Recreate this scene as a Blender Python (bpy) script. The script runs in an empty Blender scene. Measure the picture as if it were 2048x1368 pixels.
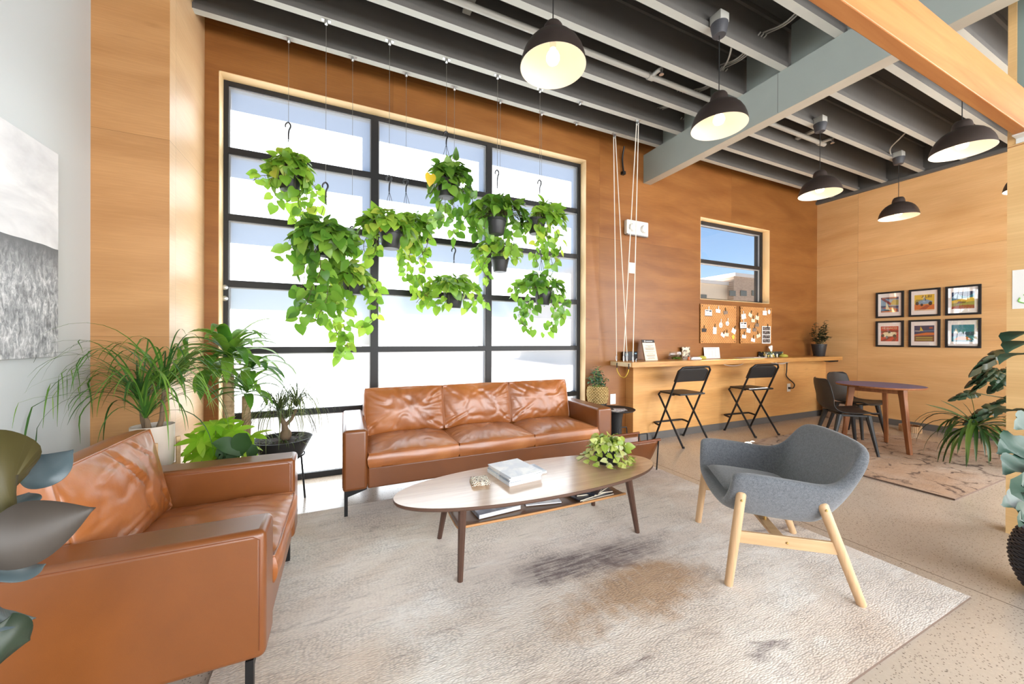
EXPOSURE = 1.0
SKY = 0.070
SUN = 68.0
FRONT_W = 400.0
FRONT_C = (.95, .97, 1.0)
SIDE_W = 280.0
import bpy, math, random
from mathutils import Vector, Matrix, noise
PI = math.pi
scene = bpy.context.scene
col = scene.collection
V = Vector

# ------------------------------------------------------------------ camera
CAM_H = 1.2
FPX, CYP = 744.07, 680.45
YAW, PITCH, ROLL = 0.426668, -0.0013893, 0.003291
_f = V((math.sin(YAW)*math.cos(PITCH), math.cos(YAW)*math.cos(PITCH), math.sin(PITCH)))
_r = V((math.cos(YAW), -math.sin(YAW), 0))
_u = _r.cross(_f)
RIGHT = _r*math.cos(ROLL) + _u*math.sin(ROLL)
UP = -_r*math.sin(ROLL) + _u*math.cos(ROLL)
FWD = _f
CAM = V((0, 0, CAM_H))


def ray(x, y):
    return RIGHT*(x-1024) - UP*(y-CYP) + FWD*FPX


def at(x, y, Y):            # point of the photograph lying at depth Y of the room
    d = ray(x, y)
    return CAM + d*(Y/d.y)


def atx(x, y, X):           # ... lying on the plane at X
    d = ray(x, y)
    return CAM + d*(X/d.x)


def atz(x, y, z=0.0):       # ... lying at height z
    d = ray(x, y)
    return CAM + d*((z-CAM_H)/d.z)


# ------------------------------------------------------------------ mesh builder
class MB:
    def __init__(s):
        s.v = []; s.f = []; s.m = []; s.cur = 0

    def add(s, vs, fs):
        o = len(s.v)
        s.v += [tuple(p) for p in vs]
        for f in fs:
            s.f.append(tuple(i+o for i in f)); s.m.append(s.cur)
        return s

    def box(s, x0, y0, z0, x1, y1, z1, M=None):
        vs = [V((x, y, z)) for x in (x0, x1) for y in (y0, y1) for z in (z0, z1)]
        if M is not None:
            vs = [M @ p for p in vs]
        fs = [(0, 1, 3, 2), (4, 6, 7, 5), (0, 4, 5, 1), (2, 3, 7, 6), (0, 2, 6, 4), (1, 5, 7, 3)]
        return s.add(vs, fs)

    def bar(s, a, b, w, h, up=(0, 0, 1)):      # rectangular bar from a to b
        a, b = V(a), V(b); d = (b-a).normalized()
        up = V(up)
        if abs(d.dot(up)) > .98: up = V((0, 1, 0))
        sx = d.cross(up).normalized(); sy = sx.cross(d)
        vs = []
        for p in (a, b):
            for i, j in ((-1, -1), (1, -1), (1, 1), (-1, 1)):
                vs.append(p+sx*(w/2*i)+sy*(h/2*j))
        return s.add(vs, [(0, 1, 2, 3)[::-1], (4, 5, 6, 7), (0, 1, 5, 4), (1, 2, 6, 5), (2, 3, 7, 6), (3, 0, 4, 7)])

    def tube(s, pts, r, n=8, closed=False):
        pts = [V(p) for p in pts]
        k = len(pts)
        rs = r if isinstance(r, (list, tuple)) else [r]*k
        t0 = (pts[1]-pts[0]).normalized()
        a = V((0, 0, 1)) if abs(t0.z) < .9 else V((1, 0, 0))
        nx = t0.cross(a).normalized()
        vs = []
        for i, p in enumerate(pts):
            if closed:
                t = (pts[(i+1) % k]-pts[i-1])
            elif i == 0: t = pts[1]-pts[0]
            elif i == k-1: t = pts[-1]-pts[-2]
            else: t = pts[i+1]-pts[i-1]
            t = t.normalized() if t.length > 1e-9 else t0
            nx = (nx - t*nx.dot(t))
            nx = nx.normalized() if nx.length > 1e-6 else t.orthogonal().normalized()
            ny = t.cross(nx)
            for j in range(n):
                an = 2*PI*j/n
                vs.append(p+(nx*math.cos(an)+ny*math.sin(an))*rs[i])
        fs = []
        kk = k if closed else k-1
        for i in range(kk):
            for j in range(n):
                fs.append((i*n+j, i*n+(j+1) % n, ((i+1) % k)*n+(j+1) % n, ((i+1) % k)*n+j))
        if not closed:
            fs.append(tuple(range(n))[::-1]); fs.append(tuple(range((k-1)*n, k*n)))
        return s.add(vs, fs)

    def lathe(s, prof, n=32, M=None, closed=False, caps=True):   # prof: (r, z) pairs
        vs = []; k = len(prof)
        for r, z in prof:
            for j in range(n):
                an = 2*PI*j/n
                p = V((r*math.cos(an), r*math.sin(an), z))
                vs.append(M @ p if M is not None else p)
        fs = []
        for i in range(k if closed else k-1):
            for j in range(n):
                fs.append((i*n+j, i*n+(j+1) % n, ((i+1) % k)*n+(j+1) % n, ((i+1) % k)*n+j))
        if not closed and caps:
            if prof[0][0] > 1e-6: fs.append(tuple(range(n))[::-1])
            if prof[-1][0] > 1e-6: fs.append(tuple(range((k-1)*n, k*n)))
        return s.add(vs, fs)

    def prism(s, poly, z0, z1, M=None):       # poly counter-clockwise in xy
        n = len(poly)
        vs = [V((x, y, z0)) for x, y in poly]+[V((x, y, z1)) for x, y in poly]
        if M is not None: vs = [M @ p for p in vs]
        fs = [tuple(range(n))[::-1], tuple(range(n, 2*n))]
        fs += [(i, (i+1) % n, n+(i+1) % n, n+i) for i in range(n)]
        return s.add(vs, fs)

    def sphere(s, c, r, nu=16, nv=10, sc=(1, 1, 1)):
        c = V(c)
        prof = [(max(1e-7, r*math.sin(PI*i/nv)), -r*math.cos(PI*i/nv)) for i in range(nv+1)]
        M = Matrix.Translation(c) @ Matrix.Diagonal((sc[0], sc[1], sc[2], 1))
        return s.lathe(prof, nu, M)

    def grid(s, fn, nu, nv, closeu=False):
        vs = [fn(i/(nu if closeu else nu-1), j/(nv-1)) for j in range(nv) for i in range(nu)]
        fs = []
        for j in range(nv-1):
            for i in range(nu if closeu else nu-1):
                fs.append((j*nu+i, j*nu+(i+1) % nu, (j+1)*nu+(i+1) % nu, (j+1)*nu+i))
        return s.add(vs, fs)

    def quad(s, a, b, c, d):
        return s.add([a, b, c, d], [(0, 1, 2, 3)])

    def build(s, name, mats, parent=None, loc=None, smooth=35, bevel=0, seg=2, subsurf=0, solid=0, soff=0):
        me = bpy.data.meshes.new(name)
        me.from_pydata(s.v, [], s.f)
        if not isinstance(mats, (list, tuple)): mats = [mats]
        for m in mats: me.materials.append(m)
        if len(mats) > 1: me.polygons.foreach_set('material_index', s.m)
        me.validate()
        if smooth:
            me.polygons.foreach_set('use_smooth', [True]*len(me.polygons))
            if smooth < 179: me.set_sharp_from_angle(angle=math.radians(smooth))
        me.update()
        o = bpy.data.objects.new(name, me)
        col.objects.link(o)
        if parent is not None: o.parent = parent
        if loc is not None: o.location = loc
        if solid:
            md = o.modifiers.new('thick', 'SOLIDIFY'); md.thickness = solid; md.offset = soff
        if bevel:
            md = o.modifiers.new('bevel', 'BEVEL'); md.width = bevel; md.segments = seg
            md.limit_method = 'ANGLE'; md.angle_limit = math.radians(40)
        if subsurf:
            md = o.modifiers.new('sub', 'SUBSURF'); md.levels = subsurf; md.render_levels = subsurf
        return o


def tag(o, label=None, cat=None, group=None, kind=None):
    if label: o['label'] = label
    if cat: o['category'] = cat
    if group: o['group'] = group
    if kind: o['kind'] = kind
    return o


def thing(name, label, cat, loc=(0, 0, 0), rotz=0.0, group=None):
    o = bpy.data.objects.new(name, None); col.objects.link(o)
    o.empty_display_size = .1
    o.location = loc; o.rotation_euler = (0, 0, rotz)
    return tag(o, label, cat, group)


def struct(name, mb, mats, **k):
    par = k.get('parent')
    o = mb.build(name, mats, **k)
    if par is None: o['kind'] = 'structure'
    return o


def plabel(o, l):
    o['label'] = l
    return o


def dup(root, loc, rotz, label=None, group=None):
    r = root.copy(); col.objects.link(r)
    r.location = loc; r.rotation_euler = (0, 0, rotz)
    if label: r['label'] = label
    if group: r['group'] = group
    for ch in list(root.children):
        c = ch.copy(); col.objects.link(c); c.parent = r
        for g in list(ch.children):
            d = g.copy(); col.objects.link(d); d.parent = c
    return r


def frame_to(origin, zdir, xhint=(1, 0, 0)):
    z = V(zdir).normalized(); x = V(xhint)
    x = (x - z*x.dot(z))
    x = x.normalized() if x.length > 1e-5 else z.orthogonal().normalized()
    y = z.cross(x)
    M = Matrix((x, y, z)).transposed().to_4x4(); M.translation = V(origin)
    return M


def smoothpath(pts, k=6):           # Catmull-Rom through the points
    P = [V(p) for p in pts]
    if len(P) < 3:
        return [P[0].lerp(P[-1], i/k) for i in range(k+1)]
    P = [P[0]*2-P[1]]+P+[P[-1]*2-P[-2]]
    out = []
    for i in range(1, len(P)-2):
        a, b, c, d = P[i-1:i+3]
        for j in range(k):
            t = j/k
            out.append(.5*((2*b)+(c-a)*t+(2*a-5*b+4*c-d)*t*t+(3*b-a-3*c+d)*t**3))
    out.append(P[-2])
    return out


def text_part(txt, size, M, material, name, parent=None, extrude=.0004, spacing=1.0, align='CENTER'):
    cu = bpy.data.curves.new(name+'_curve', 'FONT')
    cu.body = txt; cu.size = size; cu.align_x = align; cu.align_y = 'CENTER'; cu.extrude = extrude
    cu.space_character = spacing
    t = bpy.data.objects.new(name+'_tmp', cu); col.objects.link(t)
    dg = bpy.context.evaluated_depsgraph_get()
    me = bpy.data.meshes.new_from_object(t.evaluated_get(dg))
    bpy.data.objects.remove(t); bpy.data.curves.remove(cu)
    me.transform(M); me.materials.clear(); me.materials.append(material)
    o = bpy.data.objects.new(name, me); col.objects.link(o)
    if parent is not None: o.parent = parent
    return o
# ------------------------------------------------------------------ materials
def srgb(r, g, b):
    f = lambda c: ((c/255)/12.92 if c <= 10 else (((c/255)+.055)/1.055)**2.4)
    return (f(r), f(g), f(b), 1)


class NT:
    def __init__(s, name):
        s.mat = bpy.data.materials.new(name); s.mat.use_nodes = True
        s.t = s.mat.node_tree; s.t.nodes.clear()
        s.out = s.t.nodes.new('ShaderNodeOutputMaterial')

    def n(s, typ, ins=None, **props):
        nd = s.t.nodes.new('ShaderNode'+typ)
        for k, v in props.items(): setattr(nd, k, v)
        for k, v in (ins or {}).items():
            sk = nd.inputs[k]
            if isinstance(v, bpy.types.NodeSocket): s.t.links.new(v, sk)
            elif isinstance(v, bpy.types.Node): s.t.links.new(v.outputs[0], sk)
            else: sk.default_value = v
        return nd

    def math(s, op, a, b=0.0, clamp=False):
        return s.n('Math', {0: a, 1: b}, operation=op, use_clamp=clamp).outputs[0]

    def ramp(s, fac, stops, interp='LINEAR'):
        nd = s.n('ValToRGB', {0: fac}); cr = nd.color_ramp; cr.interpolation = interp
        while len(cr.elements) > 1: cr.elements.remove(cr.elements[-1])
        cr.elements[0].position = stops[0][0]; cr.elements[0].color = stops[0][1]
        for p, c in stops[1:]:
            e = cr.elements.new(p); e.color = c
        return nd.outputs[0]

    def mix(s, fac, a, b, mode='MIX'):
        nd = s.n('Mix', data_type='RGBA', blend_type=mode)
        for k, v in ((0, fac), (6, a), (7, b)):
            if isinstance(v, bpy.types.NodeSocket): s.t.links.new(v, nd.inputs[k])
            else: nd.inputs[k].default_value = v
        return nd.outputs[2]

    def pos(s):
        return s.n('NewGeometry').outputs['Position']

    def obj(s):
        return s.n('TexCoord').outputs['Object']

    def mapv(s, v, scale=(1, 1, 1), loc=(0, 0, 0), rot=(0, 0, 0)):
        return s.n('Mapping', {0: v, 1: loc, 2: rot, 3: scale}).outputs[0]

    def noise(s, v, scale=5., detail=4., rough=.55, dist=0.):
        return s.n('TexNoise', {'Vector': v, 'Scale': scale, 'Detail': detail, 'Roughness': rough, 'Distortion': dist}).outputs[0]

    def bump(s, h, strength=.2, dist=.01):
        return s.n('Bump', {'Height': h, 'Strength': strength, 'Distance': dist}).outputs[0]

    def done(s, shader):
        s.t.links.new(shader.outputs[0] if isinstance(shader, bpy.types.Node) else shader, s.out.inputs[0])
        return s.mat

    def pbr(s, color, rough=.5, metal=0., spec=.5, normal=None, **kw):
        ins = {'Base Color': color, 'Roughness': rough, 'Metallic': metal, 'Specular IOR Level': spec}
        if normal is not None: ins['Normal'] = normal
        ins.update(kw)
        return s.n('BsdfPrincipled', ins)


def plain(name, c, rough=.5, metal=0., spec=.5, var=0., vscale=8., bump=0., bscale=200., **kw):
    t = NT(name)
    c = srgb(*c)
    colr = c
    if var:
        f = t.noise(t.obj(), vscale, 4.)
        colr = t.mix(f, tuple(x*(1-var) for x in c[:3])+(1,), tuple(min(1, x*(1+var)) for x in c[:3])+(1,))
    nm = t.bump(t.noise(t.obj(), bscale, 3.), bump, .002) if bump else None
    return t.done(t.pbr(colr, rough, metal, spec, nm, **kw))


def plywood(name, axis, ca, cb, cdark, panel=(2.31, 1.19), off=(0., 0.), rough=.42, tone=.16, seam=.0022):
    t = NT(name)
    sp = t.n('SeparateXYZ', {0: t.pos()})
    h = sp.outputs[0] if axis == 'x' else sp.outputs[1]
    z = sp.outputs[2]
    pu = t.math('DIVIDE', t.math('SUBTRACT', h, off[0]), panel[0])
    pv = t.math('DIVIDE', t.math('SUBTRACT', z, off[1]), panel[1])
    iu, iv = t.math('FLOOR', pu), t.math('FLOOR', pv)
    wn = t.n('TexWhiteNoise', {'Vector': t.n('CombineXYZ', {0: iu, 1: iv, 2: 3.7}).outputs[0]}, noise_dimensions='3D')
    shift = t.math('MULTIPLY', wn.outputs[0], 17.)
    v = t.n('CombineXYZ', {0: t.math('MULTIPLY', h, .6), 1: t.math('ADD', t.math('MULTIPLY', z, 2.1), shift), 2: shift}).outputs[0]
    big = t.noise(v, 1.6, 3., .5, 1.2)
    fine = t.noise(t.n('CombineXYZ', {0: t.math('MULTIPLY', h, 2.2), 1: t.math('MULTIPLY', z, 60.), 2: shift}).outputs[0], 2.2, 3., .6, .3)
    wav = t.n('TexWave', {'Vector': v, 'Scale': .55, 'Distortion': 14., 'Detail': 3., 'Detail Scale': .8}, wave_type='BANDS', bands_direction='Y').outputs[1]
    f = t.math('ADD', t.math('MULTIPLY', big, .85), t.math('MULTIPLY', wav, .15))
    c = t.ramp(f, [(.3, srgb(*cb)), (.7, srgb(*ca))])
    c = t.mix(t.math('MULTIPLY', t.ramp(fine, [(.45, (1, 1, 1, 1)), (.68, (0, 0, 0, 1))]), .18), c, srgb(*cdark))
    fl = t.ramp(t.noise(t.n('CombineXYZ', {0: t.math('MULTIPLY', h, 1.6), 1: t.math('MULTIPLY', z, 9.), 2: shift}).outputs[0], 1.3, 4., .6, .8), [(.66, (0, 0, 0, 1)), (.76, (1, 1, 1, 1))])
    c = t.mix(t.math('MULTIPLY', fl, .3), c, srgb(*cdark))
    lum = t.math('ADD', 1-tone/2, t.math('MULTIPLY', wn.outputs[0], tone))
    c = t.mix(1., c, t.n('CombineXYZ', {0: lum, 1: lum, 2: lum}).outputs[0], 'MULTIPLY')
    # panel joints
    def joint(p, size):
        fr = t.math('FRACT', p)
        d = t.math('MULTIPLY', t.math('MINIMUM', fr, t.math('SUBTRACT', 1., fr)), size)
        return t.math('LESS_THAN', d, seam/2)
    jm = t.math('MAXIMUM', joint(pu, panel[0]), joint(pv, panel[1]))
    c = t.mix(t.math('MULTIPLY', jm, .55), c, srgb(70, 42, 20))
    nm = t.bump(fine, .04, .002)
    return t.done(t.pbr(c, rough, 0, .4, nm))


def leafmat(name, stops, trans=.35, rough=.4, spec=.45, transcol=None, stripe=None):
    t = NT(name)
    g = t.n('NewGeometry')
    c = t.ramp(g.outputs['Random Per Island'], [(p, srgb(*q)) for p, q in stops])
    nz = t.noise(t.obj(), 30., 3.)
    c = t.mix(t.math('MULTIPLY', nz, .22), c, tuple(x*.5 for x in srgb(*stops[0][1])[:3])+(1,))
    b = t.pbr(c, rough, 0, spec)
    tc = c if transcol is None else t.mix(.5, c, srgb(*transcol))
    tr = t.n('BsdfTranslucent', {'Color': tc})
    mx = t.n('MixShader', {0: trans, 1: b, 2: tr})
    return t.done(mx)


M = {}
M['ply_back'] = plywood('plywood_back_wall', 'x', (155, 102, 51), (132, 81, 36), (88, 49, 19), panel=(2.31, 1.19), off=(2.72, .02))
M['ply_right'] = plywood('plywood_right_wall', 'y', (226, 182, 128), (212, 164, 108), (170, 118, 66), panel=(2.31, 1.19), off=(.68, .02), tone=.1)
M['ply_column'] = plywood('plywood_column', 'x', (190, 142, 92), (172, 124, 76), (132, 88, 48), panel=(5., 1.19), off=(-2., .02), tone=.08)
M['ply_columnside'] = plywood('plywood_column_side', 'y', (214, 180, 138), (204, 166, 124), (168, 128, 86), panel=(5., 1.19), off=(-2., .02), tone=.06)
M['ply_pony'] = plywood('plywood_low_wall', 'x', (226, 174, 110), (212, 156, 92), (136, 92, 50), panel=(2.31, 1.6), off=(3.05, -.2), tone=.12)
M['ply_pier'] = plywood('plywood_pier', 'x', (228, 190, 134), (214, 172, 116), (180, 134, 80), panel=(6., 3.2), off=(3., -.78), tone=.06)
M['reveal'] = plain('pale_wood_lining', (226, 196, 150), .4, var=.06, vscale=6)
M['white_wall'] = plain('white_painted_wall', (196, 201, 202), .7, var=.02, vscale=2, bump=.05, bscale=160)
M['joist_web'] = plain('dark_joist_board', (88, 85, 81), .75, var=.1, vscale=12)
M['joist_flange'] = plain('grey_painted_flange', (176, 176, 168), .6, var=.05, vscale=10)
M['deck'] = plain('dark_ceiling_deck', (70, 68, 64), .8, var=.1, vscale=5)
M['beam_grey'] = plain('sage_grey_painted_beam', (158, 166, 160), .6, var=.06, vscale=6, bump=.15, bscale=40)
M['beam_under'] = plain('pale_beam_soffit', (176, 168, 152), .6, var=.06, vscale=8)
M['metal_black'] = plain('black_metal', (26, 25, 26), .45, .3)
M['frame_black'] = plain('dark_bronze_window_frame', (20, 18, 19), .55, .0)
M['metal_light'] = plain('brushed_steel', (190, 190, 188), .3, .9)
M['galv'] = plain('grey_painted_pipe', (168, 166, 158), .5, .1)
M['bracket'] = plain('white_metal_bracket', (214, 214, 210), .45, .2)
M['gasket'] = plain('grey_window_trim', (150, 150, 150), .4, .3)
M['white_plastic'] = plain('white_plastic', (232, 230, 224), .4)
M['black_plastic'] = plain('black_plastic', (30, 29, 29), .5)
M['pot_plastic'] = plain('charcoal_plastic_pot', (44, 44, 46), .5, var=.1)
M['soil'] = plain('potting_soil', (46, 34, 26), .95, var=.4, vscale=60, bump=.6, bscale=120)
M['vine'] = plain('vine_stem', (84, 78, 44), .6)
M['petiole'] = plain('green_stem', (112, 140, 52), .5)
M['wire'] = plain('steel_cable', (150, 146, 138), .4, .6)
M['hook'] = plain('black_hook', (34, 34, 36), .4)
M['rope'] = plain('white_rope', (222, 214, 200), .8)
M['yellow_cord'] = plain('yellow_bungee', (226, 192, 74), .6)
M['paper'] = plain('white_paper', (234, 232, 228), .6)
M['paper_cream'] = plain('cream_paper', (226, 212, 186), .6)
M['ink'] = plain('grey_print', (120, 112, 104), .7)
M['ink_dark'] = plain('dark_print', (46, 42, 42), .6)
M['walnut'] = plain('walnut_stained_wood', (82, 56, 44), .42, var=.2, vscale=14)
M['table_rim'] = plain('dark_table_edge', (92, 66, 52), .45, var=.1)
M['teal_board'] = plain('green_grey_wall_board', (126, 140, 134), .7)
M['basebd'] = plain('grey_rubber_baseboard', (96, 92, 88), .6)
M['legs_beech'] = None


def wood(name, ca, cb, axis=0, scale=1., rough=.4, spec=.4, **kw):
    t = NT(name)
    sc = [18, 18, 18]; sc[axis] = 1.2
    v = t.mapv(t.obj(), tuple(x*scale for x in sc))
    f = t.noise(v, 2.4, 5., .6, .6)
    c = t.ramp(f, [(.3, srgb(*cb)), (.7, srgb(*ca))])
    return t.done(t.pbr(c, rough, 0, spec, t.bump(f, .05, .001), **kw))


M['beech'] = wood('pale_beech', (216, 180, 140), (198, 160, 120), 2)
M['beech_rail'] = wood('pale_beech_rail', (212, 176, 134), (194, 156, 114), 0)
M['oak_top'] = wood('walnut_veneer_top', (204, 168, 134), (182, 144, 110), 0, .8, .3, .8, **{'Coat Weight': 1., 'Coat Roughness': .16})
M['shelf_wood'] = wood('brown_veneer_shelf', (138, 108, 84), (112, 84, 62), 0, .8, .35)
M['shelf_edge'] = plain('light_shelf_edge', (190, 136, 84), .5, var=.1)
M['timber'] = wood('douglas_fir_timber', (178, 122, 70), (156, 96, 50), 0, .35, .5)
M['counter'] = wood('laminated_wood_counter', (214, 166, 98), (196, 144, 80), 0, .7, .3)
M['counter_edge'] = wood('ply_edge', (204, 152, 88), (168, 116, 62), 0, 1.2, .45)
M['table_leg'] = wood('brown_table_wood', (150, 96, 58), (124, 74, 42), 2)
M['trunk'] = wood('pale_cane_trunk', (176, 150, 114), (136, 112, 80), 0, 1.2, .8)
M['trunk_grey'] = plain('brown_grey_bark', (112, 92, 70), .85, var=.3, vscale=30, bump=.6, bscale=60)


def leather():
    t = NT('tan_leather')
    o = t.obj()
    f = t.noise(o, 3.2, 5., .55, .4)
    c = t.ramp(f, [(.3, srgb(140, 78, 30)), (.55, srgb(162, 94, 41)), (.8, srgb(184, 116, 60))])
    wr = t.noise(o, 26., 3., .6, .6)
    gr = t.noise(o, 420., 2., .5)
    h = t.math('ADD', t.math('MULTIPLY', wr, .5), t.math('MULTIPLY', gr, .12))
    nm = t.bump(h, .22, .006)
    r = t.math('ADD', .3, t.math('MULTIPLY', f, .2))
    return t.done(t.pbr(c, r, 0, .8, nm, **{'Coat Weight': .25, 'Coat Roughness': .22}))


def leather_flat():
    t = NT('tan_leather_panel')
    o = t.obj()
    f = t.noise(o, 2.2, 5., .55, .4)
    c = t.ramp(f, [(.3, srgb(108, 58, 18)), (.7, srgb(126, 70, 25))])
    gr = t.noise(o, 420., 2., .5)
    return t.done(t.pbr(c, .4, 0, .5, t.bump(gr, .08, .002), **{'Coat Weight': .5, 'Coat Roughness': .28}))


M['leather'] = leather()
M['leather_flat'] = leather_flat()
M['seam'] = plain('leather_seam', (120, 64, 30), .5)


def wool(name, ca, cb):
    t = NT(name)
    o = t.obj()
    f = t.noise(o, 380., 2., .7)
    g = t.noise(o, 90., 3., .6)
    c = t.ramp(t.math('ADD', t.math('MULTIPLY', f, .7), t.math('MULTIPLY', g, .3)), [(.35, srgb(*ca)), (.65, srgb(*cb))])
    return t.done(t.pbr(c, .9, 0, .2, t.bump(f, .35, .002), **{'Sheen Weight': .3, 'Sheen Roughness': .6}))


M['felt'] = wool('grey_wool_felt', (76, 79, 84), (126, 129, 134))


def rugmat(name, base, light, dark, brown, seedv, lines=0., blot=None):
    t = NT(name)
    p = t.pos()
    v1 = t.mapv(p, (.9, 2.0, 1), (seedv, seedv*.7, 0))
    big = t.noise(v1, 1.3, 6., .66, .6)
    b2 = t.noise(t.mapv(p, (.8, 1.1, 1), (seedv*2.1, 4.2, 0)), .9, 4., .6, .2)
    streak = t.noise(t.mapv(p, (2.2, 26., 1), (seedv, 0, 0)), 2.2, 5., .75)
    stk2 = t.noise(t.mapv(p, (26., 3., 1), (0, seedv, 0)), 2.2, 5., .75)
    c = t.ramp(big, [(.34, srgb(*light)), (.48, srgb(*base)), (.60, srgb(*base)), (.72, srgb(*dark))])
    bm = t.ramp(b2, [(.46, (0, 0, 0, 1)), (.62, (.75, .75, .75, 1))])
    dm = None
    sep = t.n('SeparateXYZ', {0: p})
    if blot:            # the worn, darker field in the middle of the rug
        (bx, by, rx, ry), (dx, dy, drx, dry) = blot
        def ell(x0, y0, ax, ay, amt):
            ex = t.math('DIVIDE', t.math('SUBTRACT', sep.outputs[0], x0), ax)
            ey = t.math('DIVIDE', t.math('SUBTRACT', sep.outputs[1], y0), ay)
            d = t.math('ADD', t.math('MULTIPLY', ex, ex), t.math('MULTIPLY', ey, ey))
            d = t.math('ADD', d, t.math('MULTIPLY', t.math('SUBTRACT', t.noise(p, 3.2, 5., .7), .5), 2.6))
            return t.ramp(d, [(.2, (amt, amt, amt, 1)), (1.2, (0, 0, 0, 1))])
        bm = t.math('MAXIMUM', t.math('MULTIPLY', bm, .5), ell(bx, by, rx, ry, .85))
        dm = ell(dx, dy, drx, dry, .9)
    c = t.mix(bm, c, srgb(*brown))
    if dm is not None:
        dm = t.math('MULTIPLY', dm, t.ramp(streak, [(.36, (.25, .25, .25, 1)), (.56, (1, 1, 1, 1))]))
        c = t.mix(dm, c, srgb(*dark))
    sm = t.ramp(streak, [(.54, (0, 0, 0, 1)), (.70, (1, 1, 1, 1))])
    c = t.mix(t.math('MULTIPLY', sm, .46), c, srgb(*dark))
    sm2 = t.ramp(stk2, [(.55, (0, 0, 0, 1)), (.70, (1, 1, 1, 1))])
    c = t.mix(t.math('MULTIPLY', sm2, .3), c, srgb(*light))
    if lines:
        wp = t.n('VectorMath', {0: t.mapv(p, (1., 1.25, 1), (seedv, 1., 0)), 1: t.n('VectorMath', {0: t.n('TexNoise', {'Vector': p, 'Scale': 5., 'Detail': 4.}).outputs[1], 3: .28}, operation='SCALE').outputs[0]}, operation='ADD').outputs[0]
        w = t.n('TexVoronoi', {'Vector': wp, 'Scale': 3.4}, feature='DISTANCE_TO_EDGE').outputs[0]
        brk = t.ramp(t.noise(p, 6., 4., .7), [(.44, (0, 0, 0, 1)), (.56, (1, 1, 1, 1))])
        lm = t.math('MULTIPLY', t.ramp(w, [(.02, (1, 1, 1, 1)), (.055, (0, 0, 0, 1))]), brk)
        c = t.mix(t.math('MULTIPLY', lm, lines), c, srgb(70, 54, 52))
    # knots of the weave
    kn = t.n('TexVoronoi', {'Vector': t.mapv(p, (.55, 1.3, 1)), 'Scale': 125., 'Randomness': .85}).outputs['Distance']
    pit = t.ramp(kn, [(.30, (0, 0, 0, 1)), (.62, (1, 1, 1, 1))])
    patch = t.ramp(t.noise(t.mapv(p, (1.2, 2.2, 1), (seedv, 7., 0)), 2.6, 4., .6), [(.38, (.25, .25, .25, 1)), (.62, (1, 1, 1, 1))])
    c = t.mix(t.math('MULTIPLY', t.math('MULTIPLY', pit, patch), .34), c, tuple(.45*x for x in srgb(*dark)[:3])+(1,))
    nm = t.bump(t.math('SUBTRACT', 1., kn), .35, .004)
    return t.done(t.pbr(c, .95, 0, .1, nm))


M['rug'] = rugmat('distressed_rug', (232, 222, 212), (246, 242, 236), (124, 112, 112), (188, 152, 116), 3.1, 0., ((1.25, 1.36, .56, .22), (1.27, 1.66, .62, .15)))
M['rug_small'] = rugmat('distressed_small_rug', (192, 172, 154), (214, 200, 186), (136, 114, 104), (182, 148, 118), 9.4, .8)
M['rug_edge'] = plain('rug_binding', (104, 84, 72), .9, var=.2, vscale=40)


def concrete():
    t = NT('polished_concrete_floor')
    p = t.pos()
    big = t.noise(p, .7, 4., .55, .3)
    c = t.ramp(big, [(.3, srgb(192, 176, 160)), (.55, srgb(206, 192, 176)), (.75, srgb(192, 176, 160))])
    f = t.noise(p, 60., 4., .7)
    c = t.mix(t.math('MULTIPLY', f, .35), c, srgb(140, 124, 108))
    for sc, lo, hi, colr, amt in ((95., .2, .27, (84, 66, 52), .75), (60., .16, .21, (66, 56, 50), .7), (75., .17, .22, (214, 198, 176), .6)):
        vo = t.n('TexVoronoi', {'Vector': t.mapv(p, (1, 1, 1), (sc*.13, sc*.31, 0)), 'Scale': sc, 'Randomness': 1.})
        keep = t.math('GREATER_THAN', t.n('SeparateColor', {0: vo.outputs['Color']}).outputs[0], .42)
        m = t.math('MULTIPLY', t.ramp(vo.outputs['Distance'], [(lo, (1, 1, 1, 1)), (hi, (0, 0, 0, 1))]), keep)
        c = t.mix(t.math('MULTIPLY', m, amt), c, srgb(*colr))
    sp = t.n('SeparateXYZ', {0: p})
    def cut(s, at_, w=.004):
        return t.math('LESS_THAN', t.math('ABSOLUTE', t.math('SUBTRACT', s, at_)), w)
    j = t.math('MAXIMUM', cut(sp.outputs[0], 2.772), t.math('MAXIMUM', cut(sp.outputs[1], 3.38), cut(sp.outputs[1], 2.98, .0)))
    c = t.mix(t.math('MULTIPLY', j, .7), c, srgb(92, 78, 66))
    r = t.math('ADD', .14, t.math('MULTIPLY', t.noise(p, 3., 3.), .16))
    return t.done(t.pbr(c, r, 0, .9, t.bump(f, .02, .002)))


M['concrete'] = concrete()


def frosted():
    t = NT('frosted_glass_film')
    a = t.n('BsdfTranslucent', {'Color': (.54, .62, .70, 1)})
    b = t.n('BsdfRefraction', {'Color': (.95, .95, .95, 1), 'Roughness': .42, 'IOR': 1.02})
    m = t.n('MixShader', {0: .4, 1: a, 2: b})
    g = t.n('BsdfGlossy', {'Color': (1, 1, 1, 1), 'Roughness': .25})
    m2 = t.n('MixShader', {0: .03, 1: m, 2: g})
    return t.done(m2)


def clearglass(name, ior=1.45, rough=0.):
    t = NT(name)
    a = t.n('BsdfTransparent', {'Color': (.97, .98, .98, 1)})
    g = t.n('BsdfGlossy', {'Color': (1, 1, 1, 1), 'Roughness': rough})
    f0 = ((ior-1)/(ior+1))**2      # Schlick, the same from both sides of the pane
    lw = t.n('LayerWeight', {'Blend': .5}).outputs['Facing']
    fr = t.math('ADD', f0, t.math('MULTIPLY', 1-f0, t.math('POWER', lw, 5.)))
    m = t.n('MixShader', {0: fr, 1: a, 2: g})
    return t.done(m)


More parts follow.
